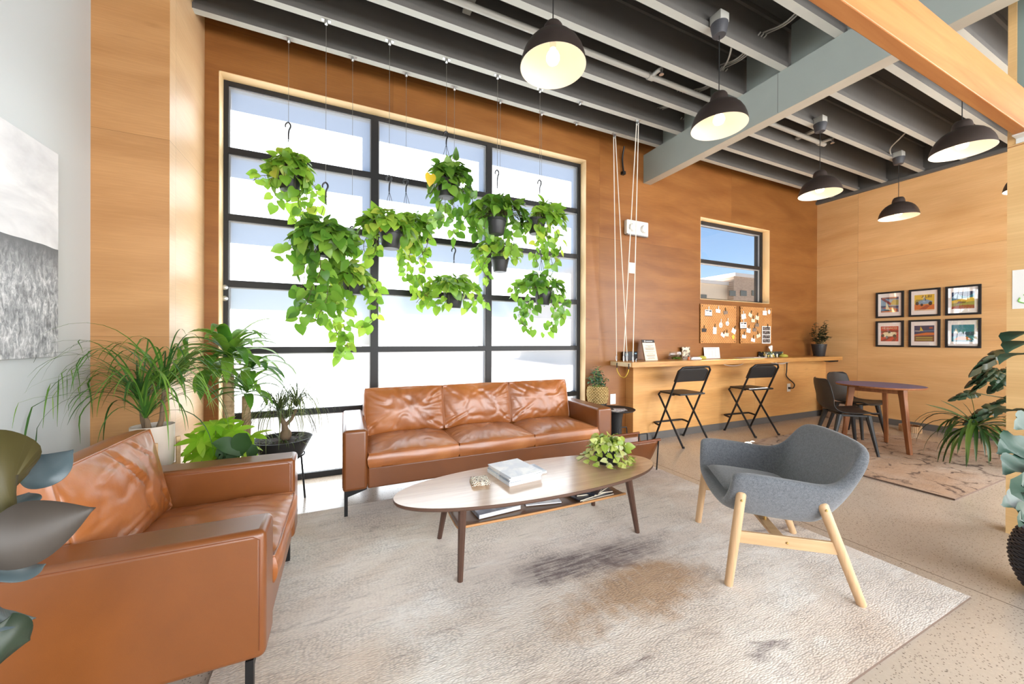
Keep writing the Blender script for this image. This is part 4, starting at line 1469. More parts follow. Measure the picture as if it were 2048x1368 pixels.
# loose hook beside them and the yellow bungee under the end
e = at(1272, 722, 3.19)
m = MB(); m.tube(smoothpath([(0, 0, 0), (0, 0, .025), (.008, 0, .036), (.016, 0, .028)], 5), .0028, 8)
tag(m.build('screw_hook', M['metal_light'], loc=(e.x, e.y, CT)), 'small white screw hook standing at the counter corner', 'hook')
a, b = V((CX0-.008, 3.39, .925)), V((CX0-.008, 3.195, .925))
t = thing('bungee_cord', 'yellow bungee cord looped under the left end of the counter', 'cord', (CX0, 3.29, .925))
o_ = V((CX0, 3.29, .925))
m = MB(); m.tube(smoothpath([a-o_+V((0, 0, -.04)), a-o_+V((0, -.01, -.08)), V((-.008, .035, -.135)), V((-.008, -.035, -.137)), b-o_+V((0, .012, -.08)), b-o_+V((0, 0, -.04))], 6), .0045, 8)
m.build('elastic', M['yellow_cord'], t)
for p in (a, b):
    m = MB(); m.tube(smoothpath([p-o_+V((0, 0, -.045)), p-o_+V((0, 0, -.015)), p-o_+V((0, 0, .008)), p-o_+V((.012, 0, .01))], 4), .005, 8)
    m.build('cord_hook', M['metal_black'], t)


# ------------------------------------------------------------------ things on the counter
def lines(m, x0, x1, rows, y, th, seedv, ragged=.2):
    r = random.Random(seedv)
    for z, h in rows:
        d = (x1-x0)*r.uniform(0, ragged)/2
        m.box(x0+d, y-th, z, x1-d, y, z+h)


p0, p1 = at(1282, 723, 3.40), at(1307, 722, 3.40)
w_ = p1.x-p0.x; h_ = .255
t = thing('menu_stand', 'leaning printed notice board with a dark header at the left end of the counter', 'sign', ((p0.x+p1.x)/2, 3.33, CT))
R_ = Matrix.Rotation(math.radians(-14), 4, 'X')
m = MB(); m.box(-w_/2, 0, 0, w_/2, .012, h_, R_)
m.build('board', M['shelf_wood'], t, smooth=0)
m = MB(); m.box(-w_/2+.002, -.0012, .002, w_/2-.002, -.0002, h_*.85, R_)
m.build('sheet', M['paper_cream'], t, smooth=0)
m = MB(); m.box(-w_/2+.002, -.0014, h_*.855, w_/2-.002, -.0002, h_-.002, R_)
m.build('header', M['ink_dark'], t, smooth=0)
m = MB()
for z, a in ((.70, .30), (.66, .12), (.60, .36), (.57, .34), (.54, .36), (.51, .30), (.42, .38), (.33, .22), (.26, .34), (.23, .34), (.20, .3), (.12, .25), (.09, .3)):
    m.box(-w_*a, -.002, h_*z, w_*a, -.0013, h_*z+.004, R_)
m.build('print', M['ink'], t, smooth=0)
m = MB(); m.lathe([(.006, 0), (.010, 0), (.010, .0004), (.006, .0004)], 14, R_ @ frame_to((-w_*.28, -.0016, h_*.925), (0, -1, 0)), True)
m.box(-w_*.18, -.0021, h_*.91, w_*.32, -.0015, h_*.935, R_)
m.build('header_mark', M['paper'], t, smooth=0)

p = at(1262, 714, 3.44)
t = thing('box', 'small black box behind the ropes on the counter', 'box', (p.x+.01, 3.47, CT))
m = MB(); m.box(-.10, -.02, 0, .10, .02, .105)
m.build('carton', M['ink_dark'], t, smooth=0, bevel=.002)
m = MB(); m.box(.055, -.0212, .075, .085, -.0201, .088); lines(m, -.085, -.045, [(.078, .004), (.068, .004), (.058, .004)], -.0201, .001, 4)
m.build('print', plain('pale_blue_print', (150, 190, 206), .6), t, smooth=0)

p = at(1352, 712, 3.42)
t = thing('glass_bowl', 'clear glass bowl holding green and brown bits on the counter', 'bowl', (p.x, 3.42, CT))
m = MB(); m.lathe([(.0001, 0), (.05, 0), (.075, .03), (.085, .065), (.078, .10), (.0755, .10), (.082, .065), (.072, .032), (.048, .004), (.0001, .004)], 32)
m.build('bowl_glass', clearglass('bowl_glass'), t)
rr_ = random.Random(5)
for nm, mt, cnt, zl in (('green_moss', M['pothos_dark'], 26, .018), ('brown_bark', M['trunk_grey'], 14, .042)):
    m = MB()
    for k in range(cnt):
        an, r = rr_.uniform(0, 2*PI), .052*math.sqrt(rr_.random())
        m.sphere((r*math.cos(an), r*math.sin(an), zl+rr_.uniform(-.006, .012)), rr_.uniform(.008, .013), 8, 6, (1.2, .9, .7))
    m.build(nm, mt, t)

for k, (z, w, d, h, c) in enumerate(((0, .20, .13, .016, (226, 214, 196)), (.0165, .17, .12, .014, (206, 150, 120)))):
    t = thing('book', ['lower pale book of the two lying on the counter beside the glass bowl', 'upper book of the two lying beside the glass bowl'][k], 'book', (4.10, 3.40, CT+z), math.radians(2+3*k), 'books lying on the counter')
    m = MB(); m.box(-w/2, -d/2, 0, w/2, d/2, .0015); m.box(-w/2, -d/2, h-.0015, w/2, d/2, h); m.box(-w/2, d/2-.002, .0015, w/2, d/2, h-.0015)
    m.build('cover', plain('book_cover%d' % k, c, .5), t, smooth=0)
    m = MB(); m.box(-w/2+.003, -d/2+.003, .0016, w/2-.003, d/2-.0025, h-.0016)
    m.build('pages', M['paper'], t, smooth=0)
p = at(1375, 700, 3.46)
t = thing('booklet', 'picture booklet standing upright behind the lying books on the counter', 'booklet', (p.x, 3.48, CT))
m = MB(); m.box(-.07, 0, 0, .07, .012, .155)
m.build('cover', covermat('photo_cover', (84, 74, 66), (210, 196, 172), 26., .42, .56), t, smooth=0)
m = MB(); m.box(-.06, -.001, .118, .04, -.0002, .145)
m.build('title_band', M['paper_cream'], t, smooth=0)
p = at(1376, 716, 3.28)
t = thing('bottle', 'tiny orange bottle in front of the lying books on the counter', 'bottle', (p.x, 3.27, CT))
m = MB(); m.lathe([(.0001, 0), (.014, 0), (.014, .03), (.008, .036), (.008, .04)], 16)
m.build('bottle_body', plain('orange_plastic', (206, 96, 28), .3), t)
m = MB(); m.lathe([(.009, .0402), (.009, .05), (.0001, .05)], 12); m.build('cap', M['ink_dark'], t)
for px, y, lb in ((1403, 3.40, 'yellow-green rounded stone beside the lying books'), (1567, 3.36, 'yellow-green rounded stone beside the tissue box')):
    p = at(px, 714, y)
    m = MB(); m.lathe([(.0001, 0), (.055, 0), (.066, .008), (.068, .018), (.058, .034), (.038, .046), (.018, .051), (.0001, .052)], 28)
    o = m.build('paperweight', plain('lime_stone', (192, 186, 84), .35, var=.15, vscale=20), loc=(p.x, y, CT)); o.scale = (1, .8, .85)
    tag(o, lb, 'paperweight', 'lime rounded stones on the counter')
p0, p1 = at(1412, 718, 3.47), at(1443, 718, 3.47)
t = thing('calendar', 'small white printed table card propped against the wall below the left pegboard', 'card', ((p0.x+p1.x)/2, 3.49, CT))
w_ = p1.x-p0.x; h_ = .148
m = MB(); m.box(-w_/2, 0, 0, w_/2, .004, h_, Matrix.Rotation(math.radians(-6), 4, 'X'))
m.build('card', M['paper'], t, smooth=0)
m = MB(); R_ = Matrix.Rotation(math.radians(-6), 4, 'X')
for k in range(9): m.box(-w_*.40, -.0012, h_*(.12+.08*k), w_*.42, -.0003, h_*(.12+.08*k)+.0014, R_)
for k in range(5): m.box(-w_*.40+w_*.205*k-.0006, -.0012, h_*.12, -w_*.40+w_*.205*k+.0006, -.0003, h_*.76, R_)
m.box(-w_*.3, -.0012, h_*.86, w_*.3, -.0003, h_*.89, R_)
m.build('grid_print', M['ink'], t, smooth=0)
p = at(1500, 715.5, 3.36)
for k, (dx, dy, w, d, r, lb) in enumerate(((-.05, .02, .30, .16, 4, 'white sheet lying flat on the counter left of the tissue box'), (.14, -.01, .24, .10, -6, 'thin white folded leaflet on top of the flat sheet on the counter'))):
    m = MB(); m.box(-w/2, -d/2, 0, w/2, d/2, .0015+.003*k)
    o = m.build('paper_sheet', M['paper'], loc=(p.x+dx, p.y+dy, CT+.0018*k), smooth=0); o.rotation_euler = (0, 0, math.radians(r))
    tag(o, lb, 'paper')
p0, p1 = at(1526, 714, 3.44), at(1560, 712, 3.44)
t = thing('tissue_box', 'patterned tissue box with a tissue pulled up on the counter', 'tissue box', ((p0.x+p1.x)/2, 3.45, CT))
w_ = p1.x-p0.x
tm = NT('floral_carton')
vo = tm.n('TexVoronoi', {'Vector': tm.obj(), 'Scale': 34.})
tm_ = tm.done(tm.pbr(tm.ramp(tm.n('SeparateColor', {0: vo.outputs['Color']}).outputs[0], [(0, srgb(40, 44, 34)), (.4, srgb(92, 118, 96)), (.55, srgb(196, 176, 84)), (.7, srgb(50, 56, 70)), (.85, srgb(226, 222, 204))], 'CONSTANT'), .5))
m = MB(); m.box(-w_/2, -.055, 0, w_/2, .055, .078)
m.build('carton', tm_, t, smooth=0, bevel=.002)
def tis(u, v):
    a = -1+2*u
    return V((.012+a*(.018+.03*v)+.006*v*math.sin(7*u+1), .006*math.sin(9*u)*(1+v)+.012*v*v, .0785+.095*v*(1-.22*(a-.4)**2)))
m = MB(); m.grid(tis, 17, 8)
m.build('tissue', M['paper'], t, smooth=180, solid=.001)

# cables under the counter
m = MB(); m.tube(smoothpath([(4.52, 3.30, .898), (4.62, 3.30, .872), (4.78, 3.31, .858), (4.92, 3.31, .872), (5.0, 3.31, .897)], 6), .004, 8)
tag(m.build('cable', M['white_plastic']), 'white cable sagging under the counter between the two stools', 'cable')
m = MB(); m.tube(smoothpath([(5.5, 3.30, .897), (5.62, 3.30, .876), (5.78, 3.31, .868), (5.95, 3.31, .878), (6.1, 3.31, .897)], 6), .004, 8)
m.tube(smoothpath([(5.66, 3.33, .897), (5.8, 3.33, .862), (5.92, 3.33, .86), (6.02, 3.33, .897)], 6), .003, 8)
tag(m.build('cable', M['white_plastic']), 'white cable loop sagging under the counter above the right stool', 'cable')
q = at(1578, 776, 3.385)
m = MB(); a = at(1574, 730, 3.36)
m.tube(smoothpath([(a.x, 3.36, .898), (a.x+.01, 3.37, .75), (a.x+.02, 3.375, .66), (q.x+.10, 3.37, q.z+.06), (q.x+.07, 3.365, q.z+.0), (q.x+.012, 3.37, q.z)], 6), .008, 8); m.box(q.x-.014, 3.365, q.z-.014, q.x+.014, 3.3905, q.z+.014)
tag(m.build('power_cable', M['black_plastic']), 'black power cord hanging from the counter to the wall outlet', 'cable')


# ------------------------------------------------------------------ wall fittings
def outlet(lb, c, w, h, y, kind='outlet'):
    t = thing('wall_outlet' if kind == 'outlet' else 'wall_switch', lb, kind, (c.x, y, c.z))
    m = MB(); m.box(-w/2, -.006, -h/2, w/2, 0, h/2)
    m.build('cover_plate', M['white_plastic'], t, smooth=0, bevel=.003)
    m = MB()
    for s in (-1, 1):
        m.box(-w*.2, -.0085, s*h*.2-h*.13, w*.2, -.0065, s*h*.2+h*.13)
    m.build('socket_face', M['paper'], t, smooth=0, bevel=.001)


outlet('white wall outlet beside the woven planter', at(1225.5, 798, 3.529), .082, .122, 3.529)
outlet('white wall outlet under the counter with the black cord', at(1577, 775, 3.399), .082, .122, 3.399)
outlet('white switch plate on the plywood between the hoist ropes', at(1263.5, 536, 3.529), .085, .13, 3.529, 'switch')
m = MB(); q = at(1404, 806-60, 3.399)
p = at(1400, 751, 3.399)
m.box(p.x-.02, 3.385, p.z-.03, p.x+.02, 3.399, p.z+.03)
tag(m.build('wall_tag', M['paper'], smooth=0), 'small white tag on the low wall behind the left stool', 'tag')
p = at(1269.5, 458, 3.529)
t = thing('emergency_light', 'white emergency light unit high on the wall between the two windows', 'light', (p.x, 3.529, p.z))
m = MB(); m.box(-.17, -.055, -.085, .17, 0, .085)
m.build('housing', M['white_plastic'], t, smooth=0, bevel=.012, seg=3)
for s in (-1, 1):
    m = MB(); m.lathe([(.0001, 0), (.045, 0), (.05, .012), (.042, .03), (.0001, .036)], 24, frame_to((s*.09, -.0555, -.01), (0, -1, 0)))
    m.build('lamp_head', M['white_plastic'], t)
m = MB(); m.box(-.16, -.058, -.098, .16, -.02, -.0855); plabel(m.build('base_strip', M['gasket'], t, smooth=0), 'grey strip')


# ------------------------------------------------------------------ pegboards with cards
def pegmat():
    t = NT('perforated_board')
    s = t.n('SeparateXYZ', {0: t.obj()})
    u = t.math('DIVIDE', s.outputs[0], .0375)
    v = t.math('DIVIDE', s.outputs[2], .0225)
    row = t.math('FLOOR', v)
    u2 = t.math('ADD', u, t.math('MULTIPLY', t.math('FRACT', t.math('MULTIPLY', row, .5)), 1.))
    fu = t.math('ABSOLUTE', t.math('SUBTRACT', t.math('FRACT', u2), .5))
    fv = t.math('ABSOLUTE', t.math('SUBTRACT', t.math('FRACT', v), .5))
    hole = t.math('MULTIPLY', t.math('LESS_THAN', fu, .13), t.math('LESS_THAN', fv, .32))
    n_ = t.noise(t.obj(), 8., 4.)
    c = t.ramp(n_, [(.3, srgb(186, 130, 74)), (.7, srgb(206, 150, 92))])
    c = t.mix(hole, c, srgb(118, 74, 36))
    return t.done(t.pbr(c, .55, 0, .3, t.bump(t.math('SUBTRACT', 1., hole), .6, .004)))


M['peg'] = pegmat()
PB = 3.512        # front face of the boards
boards = []
for k, (x0, x1, z0, z1) in enumerate(((4.387, 5.112, 1.160, 1.692), (5.208, 5.93, 1.157, 1.691))):
    t = thing('pegboard', ['left perforated pegboard with clipped cards, above the counter', 'right perforated pegboard crowded with clipped cards, above the counter'][k], 'pegboard', ((x0+x1)/2, PB, (z0+z1)/2))
    w_, h_ = x1-x0, z1-z0
    m = MB(); m.box(-w_/2, 0, -h_/2, w_/2, .006, h_/2)
    m.build('board', M['peg'], t, smooth=0, bevel=.002)
    m = MB()
    for sx in (-1, 1):
        for sz in (-1, 1):
            m.lathe([(.0001, 0), (.008, 0), (.006, .003), (.0001, .0035)], 12, frame_to((sx*(w_/2-.03), -.0003, sz*(h_/2-.025)), (0, -1, 0)))
            m.lathe([(.0001, .0001), (.012, .0001), (.012, .0105), (.0001, .0105)], 12, frame_to((sx*(w_/2-.03), .0061, sz*(h_/2-.025)), (0, 1, 0)))
    m.build('spacer_screw', M['metal_black'], t)

Yc = PB-.003
cards = [  # px centre, py centre, width px, height px, tilt deg, colour, clip colour, label
    (1417, 626, 14, 13, 0, 'w', 'w', 'white card with dark print at the top left of the left pegboard'),
    (1436, 622, 9, 7, 4, 'w', 'w', 'small white card at the top middle of the left pegboard'),
    (1451, 625, 8, 7, -8, 'd', 'd', 'dark and white tag at the upper right of the left pegboard'),
    (1441.5, 650, 7, 11, 0, 'w', 'w', 'oval white tag in the middle of the left pegboard'),
    (1454.5, 647, 7, 9, 6, 'w', 'w', 'white tag right of the oval tag on the left pegboard'),
    (1408, 660.5, 9, 7, 0, 'k', 'd', 'black card at the left edge of the left pegboard'),
    (1429.5, 661, 7, 14, 2, 'w', 'd', 'tall narrow white card low on the left pegboard'),
    (1445.5, 670, 8, 7, 28, 'w', 'd', 'tilted pale card at the bottom middle of the left pegboard'),
    (1453, 669, 8, 7, 4, 'c', 'd', 'cream card overlapping the tilted one on the left pegboard'),
    (1467.5, 662, 8, 10, 25, 'w', 'd', 'white tag tilted at the right edge of the left pegboard'),
    (1466, 674, 6, 11, 10, 'y', None, 'yellow paper leaf at the lower right of the left pegboard'),
    (1487, 633, 9, 10, -10, 'w', 'w', 'white tag at the top left of the right pegboard'),
    (1500.5, 630, 7, 8, 25, 'c', 'd', 'cream tag tilted near the top of the right pegboard'),
    (1506, 641, 7, 7, 0, 'c', 'd', 'square cream tag in the upper middle of the right pegboard'),
    (1514, 635.5, 7, 8, 10, 'c', 'd', 'cream tag right of the upper middle on the right pegboard'),
    (1529.5, 626, 8, 9, 0, 'w', 'w', 'white card at the top right of the right pegboard'),
    (1538, 624, 5, 9, 8, 'w', None, 'round badge at the upper right corner of the right pegboard'),
    (1486.5, 651, 13, 13, -3, 'w', 'w', 'white card with dark print at the left edge of the right pegboard'),
    (1497, 661, 8, 9, 8, 'w', 'd', 'white tag left of centre on the right pegboard'),
    (1509, 659.5, 7, 7, 0, 'd', 'd', 'brownish tag in the centre of the right pegboard'),
    (1514, 650, 7, 7, 0, 'd', 'd', 'grey tag right of centre on the right pegboard'),
    (1488, 673, 8, 7, 4, 'w', 'd', 'white tag at the lower left of the right pegboard'),
    (1506, 680, 8, 7, 10, 'w', 'd', 'white tag at the bottom middle of the right pegboard'),
    (1516.5, 671.5, 8, 7, -18, 'c', 'd', 'cream tag tilted at the lower right of the right pegboard'),
]
cm = {'w': M['paper'], 'c': M['paper_cream'], 'd': plain('taupe_card', (128, 110, 96), .6), 'k': M['ink_dark'], 'y': plain('yellow_paper', (226, 196, 70), .6)}
for i, (px, py, wp, hp, tilt, cc, clip, lb) in enumerate(cards):
    p = at(px, py, Yc); a, b = at(px-wp/2, py, Yc), at(px+wp/2, py, Yc); w_ = b.x-a.x; h_ = at(px, py-hp/2, Yc).z-at(px, py+hp/2, Yc).z
    t = thing('note_card', lb, 'card', (p.x, Yc-.0012*(i % 3), p.z), 0, 'cards clipped to the pegboards')
    R_ = Matrix.Rotation(math.radians(tilt), 4, 'Y')
    m = MB()
    if 'oval' in lb or 'round' in lb:
        m.lathe([(.0001, 0), (.5, 0), (.5, 1), (.0001, 1)], 24, R_ @ Matrix.Diagonal((w_, .0008, h_, 1)) @ frame_to((0, 0, 0), (0, -1, 0)))
    elif 'leaf' in lb:
        m.prism([(0, -h_/2), (w_/2, -h_*.1), (w_*.2, h_/2), (-w_*.5, h_*.1)], 0, .0008, R_ @ frame_to((0, 0, 0), (0, -1, 0)))
    else:
        m.box(-w_/2, -.0008, -h_/2, w_/2, 0, h_/2, R_)
    m.build('card', cm[cc], t, smooth=0)
    if 'dark print' in lb or 'oval' in lb or 'tall' in lb:
        m = MB()
        if 'dark print' in lb:
            m.box(-w_*.42, -.0014, h_*.28, w_*.0, -.0009, h_*.40, R_); m.box(w_*.1, -.0014, h_*.2, w_*.42, -.0009, h_*.42, R_); m.box(-w_/2, -.0014, -h_/2, w_/2, -.0009, -h_*.40, R_)
        for k in range(3): m.box(-w_*.3, -.0014, -h_*.05-h_*.1*k, w_*.3, -.0009, -h_*.05-h_*.1*k+.003, R_)
        m.build('print', M['ink_dark'], t, smooth=0)
    if clip:
        m = MB(); top = h_/2
        m.bar(R_ @ V((0, -.004, top-.008)), R_ @ V((.001, -.004, top+.045)), .010, .004, (0, 1, 0))
        m.build('clip', M['white_plastic'] if clip == 'w' else plain('bronze_clip', (96, 84, 62), .4, .5), t, smooth=0)
# strip of photographs on the right board
a, b = at(1523.5, 652, Yc), at(1540.5, 687, Yc)
t = thing('photo_strip', 'white sheet of small photographs at the lower right of the right pegboard', 'photo', ((a.x+b.x)/2, Yc-.004, (a.z+b.z)/2))
w_, h_ = b.x-a.x, a.z-b.z
m = MB(); m.box(-w_/2, -.001, -h_/2, w_/2, 0, h_/2); m.build('sheet', M['paper'], t, smooth=0)
for k in range(4):
    m = MB(); z = h_*(.36-.235*k)
    m.box(-w_*.42, -.0016, z-h_*.10, w_*.42, -.0011, z+h_*.10)
    m.build('photo_print', covermat('photo%d' % k, (44, 40, 42), (150, 140, 134), 40.), t, smooth=0)
m = MB(); m.bar((0.03, -.004, h_*.42), (.03, -.004, h_*.42+.05), .012, .004, (0, 1, 0)); m.build('clip', M['metal_black'], t, smooth=0)


# ------------------------------------------------------------------ framed pictures on the right wall
M['mat_board'] = plain('pale_mat_board', (242, 230, 224), .6)
def colm(n, c): 
    k = 'ink_'+n
    if k not in M: M[k] = plain('poster_'+n, c, .5)
    return M[k]
COL = dict(navy=(44, 56, 92), blue=(70, 110, 150), teal=(46, 120, 140), yellow=(226, 184, 60), orange=(206, 110, 50), red=(188, 44, 36), cream=(232, 216, 176), black=(40, 38, 38), brown=(120, 76, 46), rust=(164, 74, 46), white=(240, 236, 226), darkred=(120, 26, 30), olive=(160, 146, 70), sky=(128, 156, 180))


def framed(yc, zc, label, draw):
    w_, h_ = .300, .373
    t = thing('framed_picture', label, 'picture', (XR-.0005, yc, zc), -PI/2, 'framed travel posters on the right wall')
    # local: +x runs to the photograph's right (world -y), -y faces the room
    fw = .024
    m = MB()
    m.box(-w_/2, -.022, -h_/2, w_/2, 0, -h_/2+fw); m.box(-w_/2, -.022, h_/2-fw, w_/2, 0, h_/2)
    m.box(-w_/2, -.022, -h_/2+fw, -w_/2+fw, 0, h_/2-fw); m.box(w_/2-fw, -.022, -h_/2+fw, w_/2, 0, h_/2-fw)
    m.build('frame', M['frame_black'], t, smooth=0, bevel=.0015)
    m = MB(); m.box(-w_/2+fw, -.010, -h_/2+fw, w_/2-fw, -.008, h_/2-fw); m.build('mat', M['mat_board'], t, smooth=0)
    s = .19; sh = .215
    def rect(x0, z0, x1, z1, c, lv=0):      # coordinates 0..1 inside the print
        mm = MB(); y = -.0103-.00012*lv
        mm.quad((-s/2+s*x0, y, -sh/2+sh*z0), (-s/2+s*x1, y, -sh/2+sh*z0), (-s/2+s*x1, y, -sh/2+sh*z1), (-s/2+s*x0, y, -sh/2+sh*z1)); return mm, c
    groups = {}
    lv = [0]
    def poly(pts, c):
        lv[0] += 1
        y = -.0101-.00006*lv[0]
        groups.setdefault(c, MB()).add([(-s/2+s*x, y, -sh/2+sh*z) for x, z in pts], [tuple(range(len(pts)))])
    txt = draw(poly)
    pr = None
    first = True
    for c, mm in groups.items():
        o = mm.build('print' if first else 'print_ink', colm(c, COL[c]), t if first else pr, smooth=0)
        if first: pr = o; first = False
    for (tx, x, z, size, c) in txt or []:
        Mx = Matrix.Translation((-s/2+s*x, -.0128, -sh/2+sh*z)) @ Matrix.Rotation(PI/2, 4, 'X')
        text_part(tx, size, Mx, colm(c, COL[c]), 'print_lettering', pr, .0001)
    m = MB(); m.quad((-w_/2+fw, -.0165, -h_/2+fw), (w_/2-fw, -.0165, -h_/2+fw), (w_/2-fw, -.0165, h_/2-fw), (-w_/2+fw, -.0165, h_/2-fw))
    m.build('glass', M['picture_glass'], t, smooth=0)


R01 = [(0, 0), (1, 0), (1, 1), (0, 1)]
def d_sail(P):
    P(R01, 'navy'); P([(0, .45), (1, .4), (1, .85), (0, .9)], 'sky'); P([(.5, .5), (1, .45), (1, .8), (.7, .82)], 'olive'); P([(.0, .9), (.55, .45), (.6, .6), (.1, 1)], 'darkred')
    P([(0, .1), (1, .12), (1, .28), (0, .3)], 'blue'); P([(.05, .28), (.9, .1), (1, .2), (.3, .36)], 'rust'); P([(.28, .2), (.52, .16), (.3, .72)], 'cream'); P([(.18, .16), (.62, .12), (.55, .06), (.25, .07)], 'black')
    P([(.0, .02), (.95, .02), (.95, .08), (.05, .08)], 'orange'); P([(.08, .93), (.92, .93), (.92, .97), (.08, .97)], 'orange')
def car(P, x, z, s, body, dark):
    P([(x, z), (x+.8*s, z+.05*s), (x+.95*s, z+.2*s), (x+.6*s, z+.36*s), (x+.2*s, z+.30*s), (x-.05*s, z+.14*s)], body)
    P([(x+.38*s, z+.28*s), (x+.56*s, z+.30*s), (x+.5*s, z+.5*s), (x+.4*s, z+.46*s)], dark)
    for cx, cz, r in ((x+.02*s, z+.10*s, .13*s), (x+.80*s, z+.06*s, .14*s), (x+.30*s, z-.02*s, .10*s)):
        P([(cx+r*.8*math.cos(a*PI/8), cz+r*math.sin(a*PI/8)) for a in range(16)], dark)
def d_albi(P):
    P(R01, 'yellow'); P([(0, 0), (1, 0), (1, .36), (0, .42)], 'orange'); P([(.1, 0), (.5, 0), (.8, .3), (.6, .34)], 'rust'); P([(.0, .55), (.5, .52), (.45, .7), (.1, .72)], 'olive')
    car(P, .12, .38, .85, 'sky', 'black'); P([(0, .02), (1, .02), (1, .06), (0, .06)], 'cream')
    return [('ALBI', .62, .87, .050, 'black')]
def d_coast(P):
    P(R01, 'teal'); P([(0, .62), (.4, .8), (.7, .68), (1, .9), (1, 1), (0, 1)], 'navy'); P([(0, .7), (.25, .95), (.4, .72), (.5, .6), (.1, .55)], 'sky'); P([(0, .3), (1, .42), (1, .66), (.5, .6), (0, .5)], 'yellow')
    P([(0, .12), (1, .2), (1, .42), (.4, .36), (0, .34)], 'olive'); P([(0, 0), (1, 0), (1, .2), (.5, .22), (0, .14)], 'rust'); P([(.2, .3), (.6, .33), (.66, .42), (.3, .44)], 'brown')
def d_monaco(P):
    P(R01, 'red'); P([(0, .55), (1, .62), (1, .74), (0, .72)], 'darkred'); P([(0, 0), (.25, 0), (.7, .35), (.5, .36)], 'darkred'); P([(.6, 0), (.8, 0), (.95, .3), (.85, .34)], 'darkred'); P([(.1, .5), (.95, .52), (.8, .62), (.2, .6)], 'cream')
    car(P, .10, .30, .85, 'cream', 'black')
    return [('MONACO', .5, .875, .036, 'cream')]
def d_boat(P):
    P(R01, 'navy'); P([(.0, .62), (1, .64), (1, .7), (0, .68)], 'blue'); P([(.28, .68), (.46, .66), (.32, .96)], 'yellow'); P([(.04, .66), (.3, .64), (.3, .67), (.04, .69)], 'cream'); P([(.0, .36), (1, .4), (1, .55), (.6, .56), (0, .44)], 'orange')
    P([(0, 0), (1, 0), (1, .36), (0, .34)], 'brown')
    for z in (.06, .20): P([(.08, z), (.92, z), (.92, z+.08), (.08, z+.08)], 'olive')
    P([(.75, .8), (.92, .8), (.92, .9), (.75, .9)], 'rust')
def d_blue(P):
    P(R01, 'teal'); P([(0, .3), (1, .36), (1, .6), (0, .5)], 'navy'); P([(.1, .1), (.9, .1), (.7, .3), (.3, .3)], 'orange'); P([(.1, .5), (.3, .48), (.2, .8)], 'cream')


framed(2.622, 1.72, 'framed poster with a white sail, top left of the six pictures', d_sail)
framed(2.272, 1.72, 'framed yellow racing poster lettered ALBI, top middle of the six', d_albi)
framed(1.928, 1.72, 'framed blue and yellow coast scene, top right of the six pictures', d_coast)
framed(2.622, 1.302, 'framed red racing poster lettered MONACO, bottom left of the six', d_monaco)
framed(2.272, 1.302, 'framed navy and orange boat poster, bottom middle of the six', d_boat)
framed(1.928, 1.302, 'framed poster washed out by reflections, bottom right of the six', d_blue)

# ------------------------------------------------------------------ canvas photograph on the left wall
t = thing('canvas_print', 'large black and white canvas of a grassy field under clouds on the left wall', 'picture', (XL+.0005, 1.9, 1.605), PI/2)
# local x runs towards the back of the room (world +y), -y... the print faces +X
tt = NT('field_photograph')
g = tt.pos(); s_ = tt.n('SeparateXYZ', {0: g})
zz = s_.outputs[2]
cl = tt.noise(tt.mapv(g, (1, 1.4, 3.2)), 1.6, 5., .6, .5)
sky_ = tt.ramp(cl, [(.3, srgb(196, 196, 198)), (.7, srgb(236, 236, 236))])
gr = tt.noise(tt.mapv(g, (1, 20., 9.)), 2.4, 6., .75, .8)
gr2 = tt.noise(tt.mapv(g, (1, 2., 3.)), 2.2, 4., .6)
grass = tt.ramp(tt.math('ADD', tt.math('MULTIPLY', gr, .75), tt.math('MULTIPLY', gr2, .25)), [(.38, srgb(110, 112, 114)), (.5, srgb(164, 166, 168)), (.62, srgb(226, 226, 226))])
far_ = tt.ramp(zz, [(0, (0, 0, 0, 1)), (1, (1, 1, 1, 1))])
hz = tt.math('ADD', 1.63, tt.math('MULTIPLY', tt.math('SUBTRACT', tt.noise(tt.mapv(g, (1, 1.2, 0)), 2., 2.), .5), .07))
fld = tt.math('SUBTRACT', hz, zz)
dark = tt.mix(tt.math('MINIMUM', tt.math('MULTIPLY', tt.math('MAXIMUM', fld, 0.), 5.), 1.), srgb(104, 106, 108), grass)
c = tt.mix(tt.math('GREATER_THAN', fld, 0.), sky_, dark)
mt = tt.done(tt.pbr(c, .6, 0, .3))
m = MB(); m.box(-.75, -.035, -.4945, .678, 0, .4945)
m.build('canvas', mt, t, smooth=0, bevel=.002)

# sheet of paper with a green doodle on the pier
a, b = atx(2025, 541, 3.785), atx(2025, 618, 3.785)
h_ = a.z-b.z; w_ = h_*.78
t = thing('paper_sheet', 'white sheet with a green doodle pinned to the pier at the right', 'paper', (3.7845, a.y-w_/2, (a.z+b.z)/2), -PI/2)
m = MB(); m.box(-w_/2, -.0012, -h_/2, w_/2, 0, h_/2); m.build('sheet', M['paper'], t, smooth=0)
m = MB(); cx_ = -w_*.10
m.tube(smoothpath([(cx_-.045, -.0016, -.052), (cx_-.05, -.0016, -.075), (cx_-.02, -.0016, -.088), (cx_+.04, -.0016, -.083), (cx_+.07, -.0016, -.06), (cx_+.05, -.0016, -.04), (cx_, -.0016, -.05), (cx_-.03, -.0016, -.035), (cx_+.03, -.0016, -.03)], 5), .0035, 6)
plabel(m.build('doodle', plain('green_ink', (128, 186, 88), .6), t), 'green scribbled drawing')
m = MB(); m.tube([(w_*.05, -.0016, h_*.17), (w_*.2, -.0016, h_*.2)], .003, 6); m.build('pen_mark', M['ink'], t)


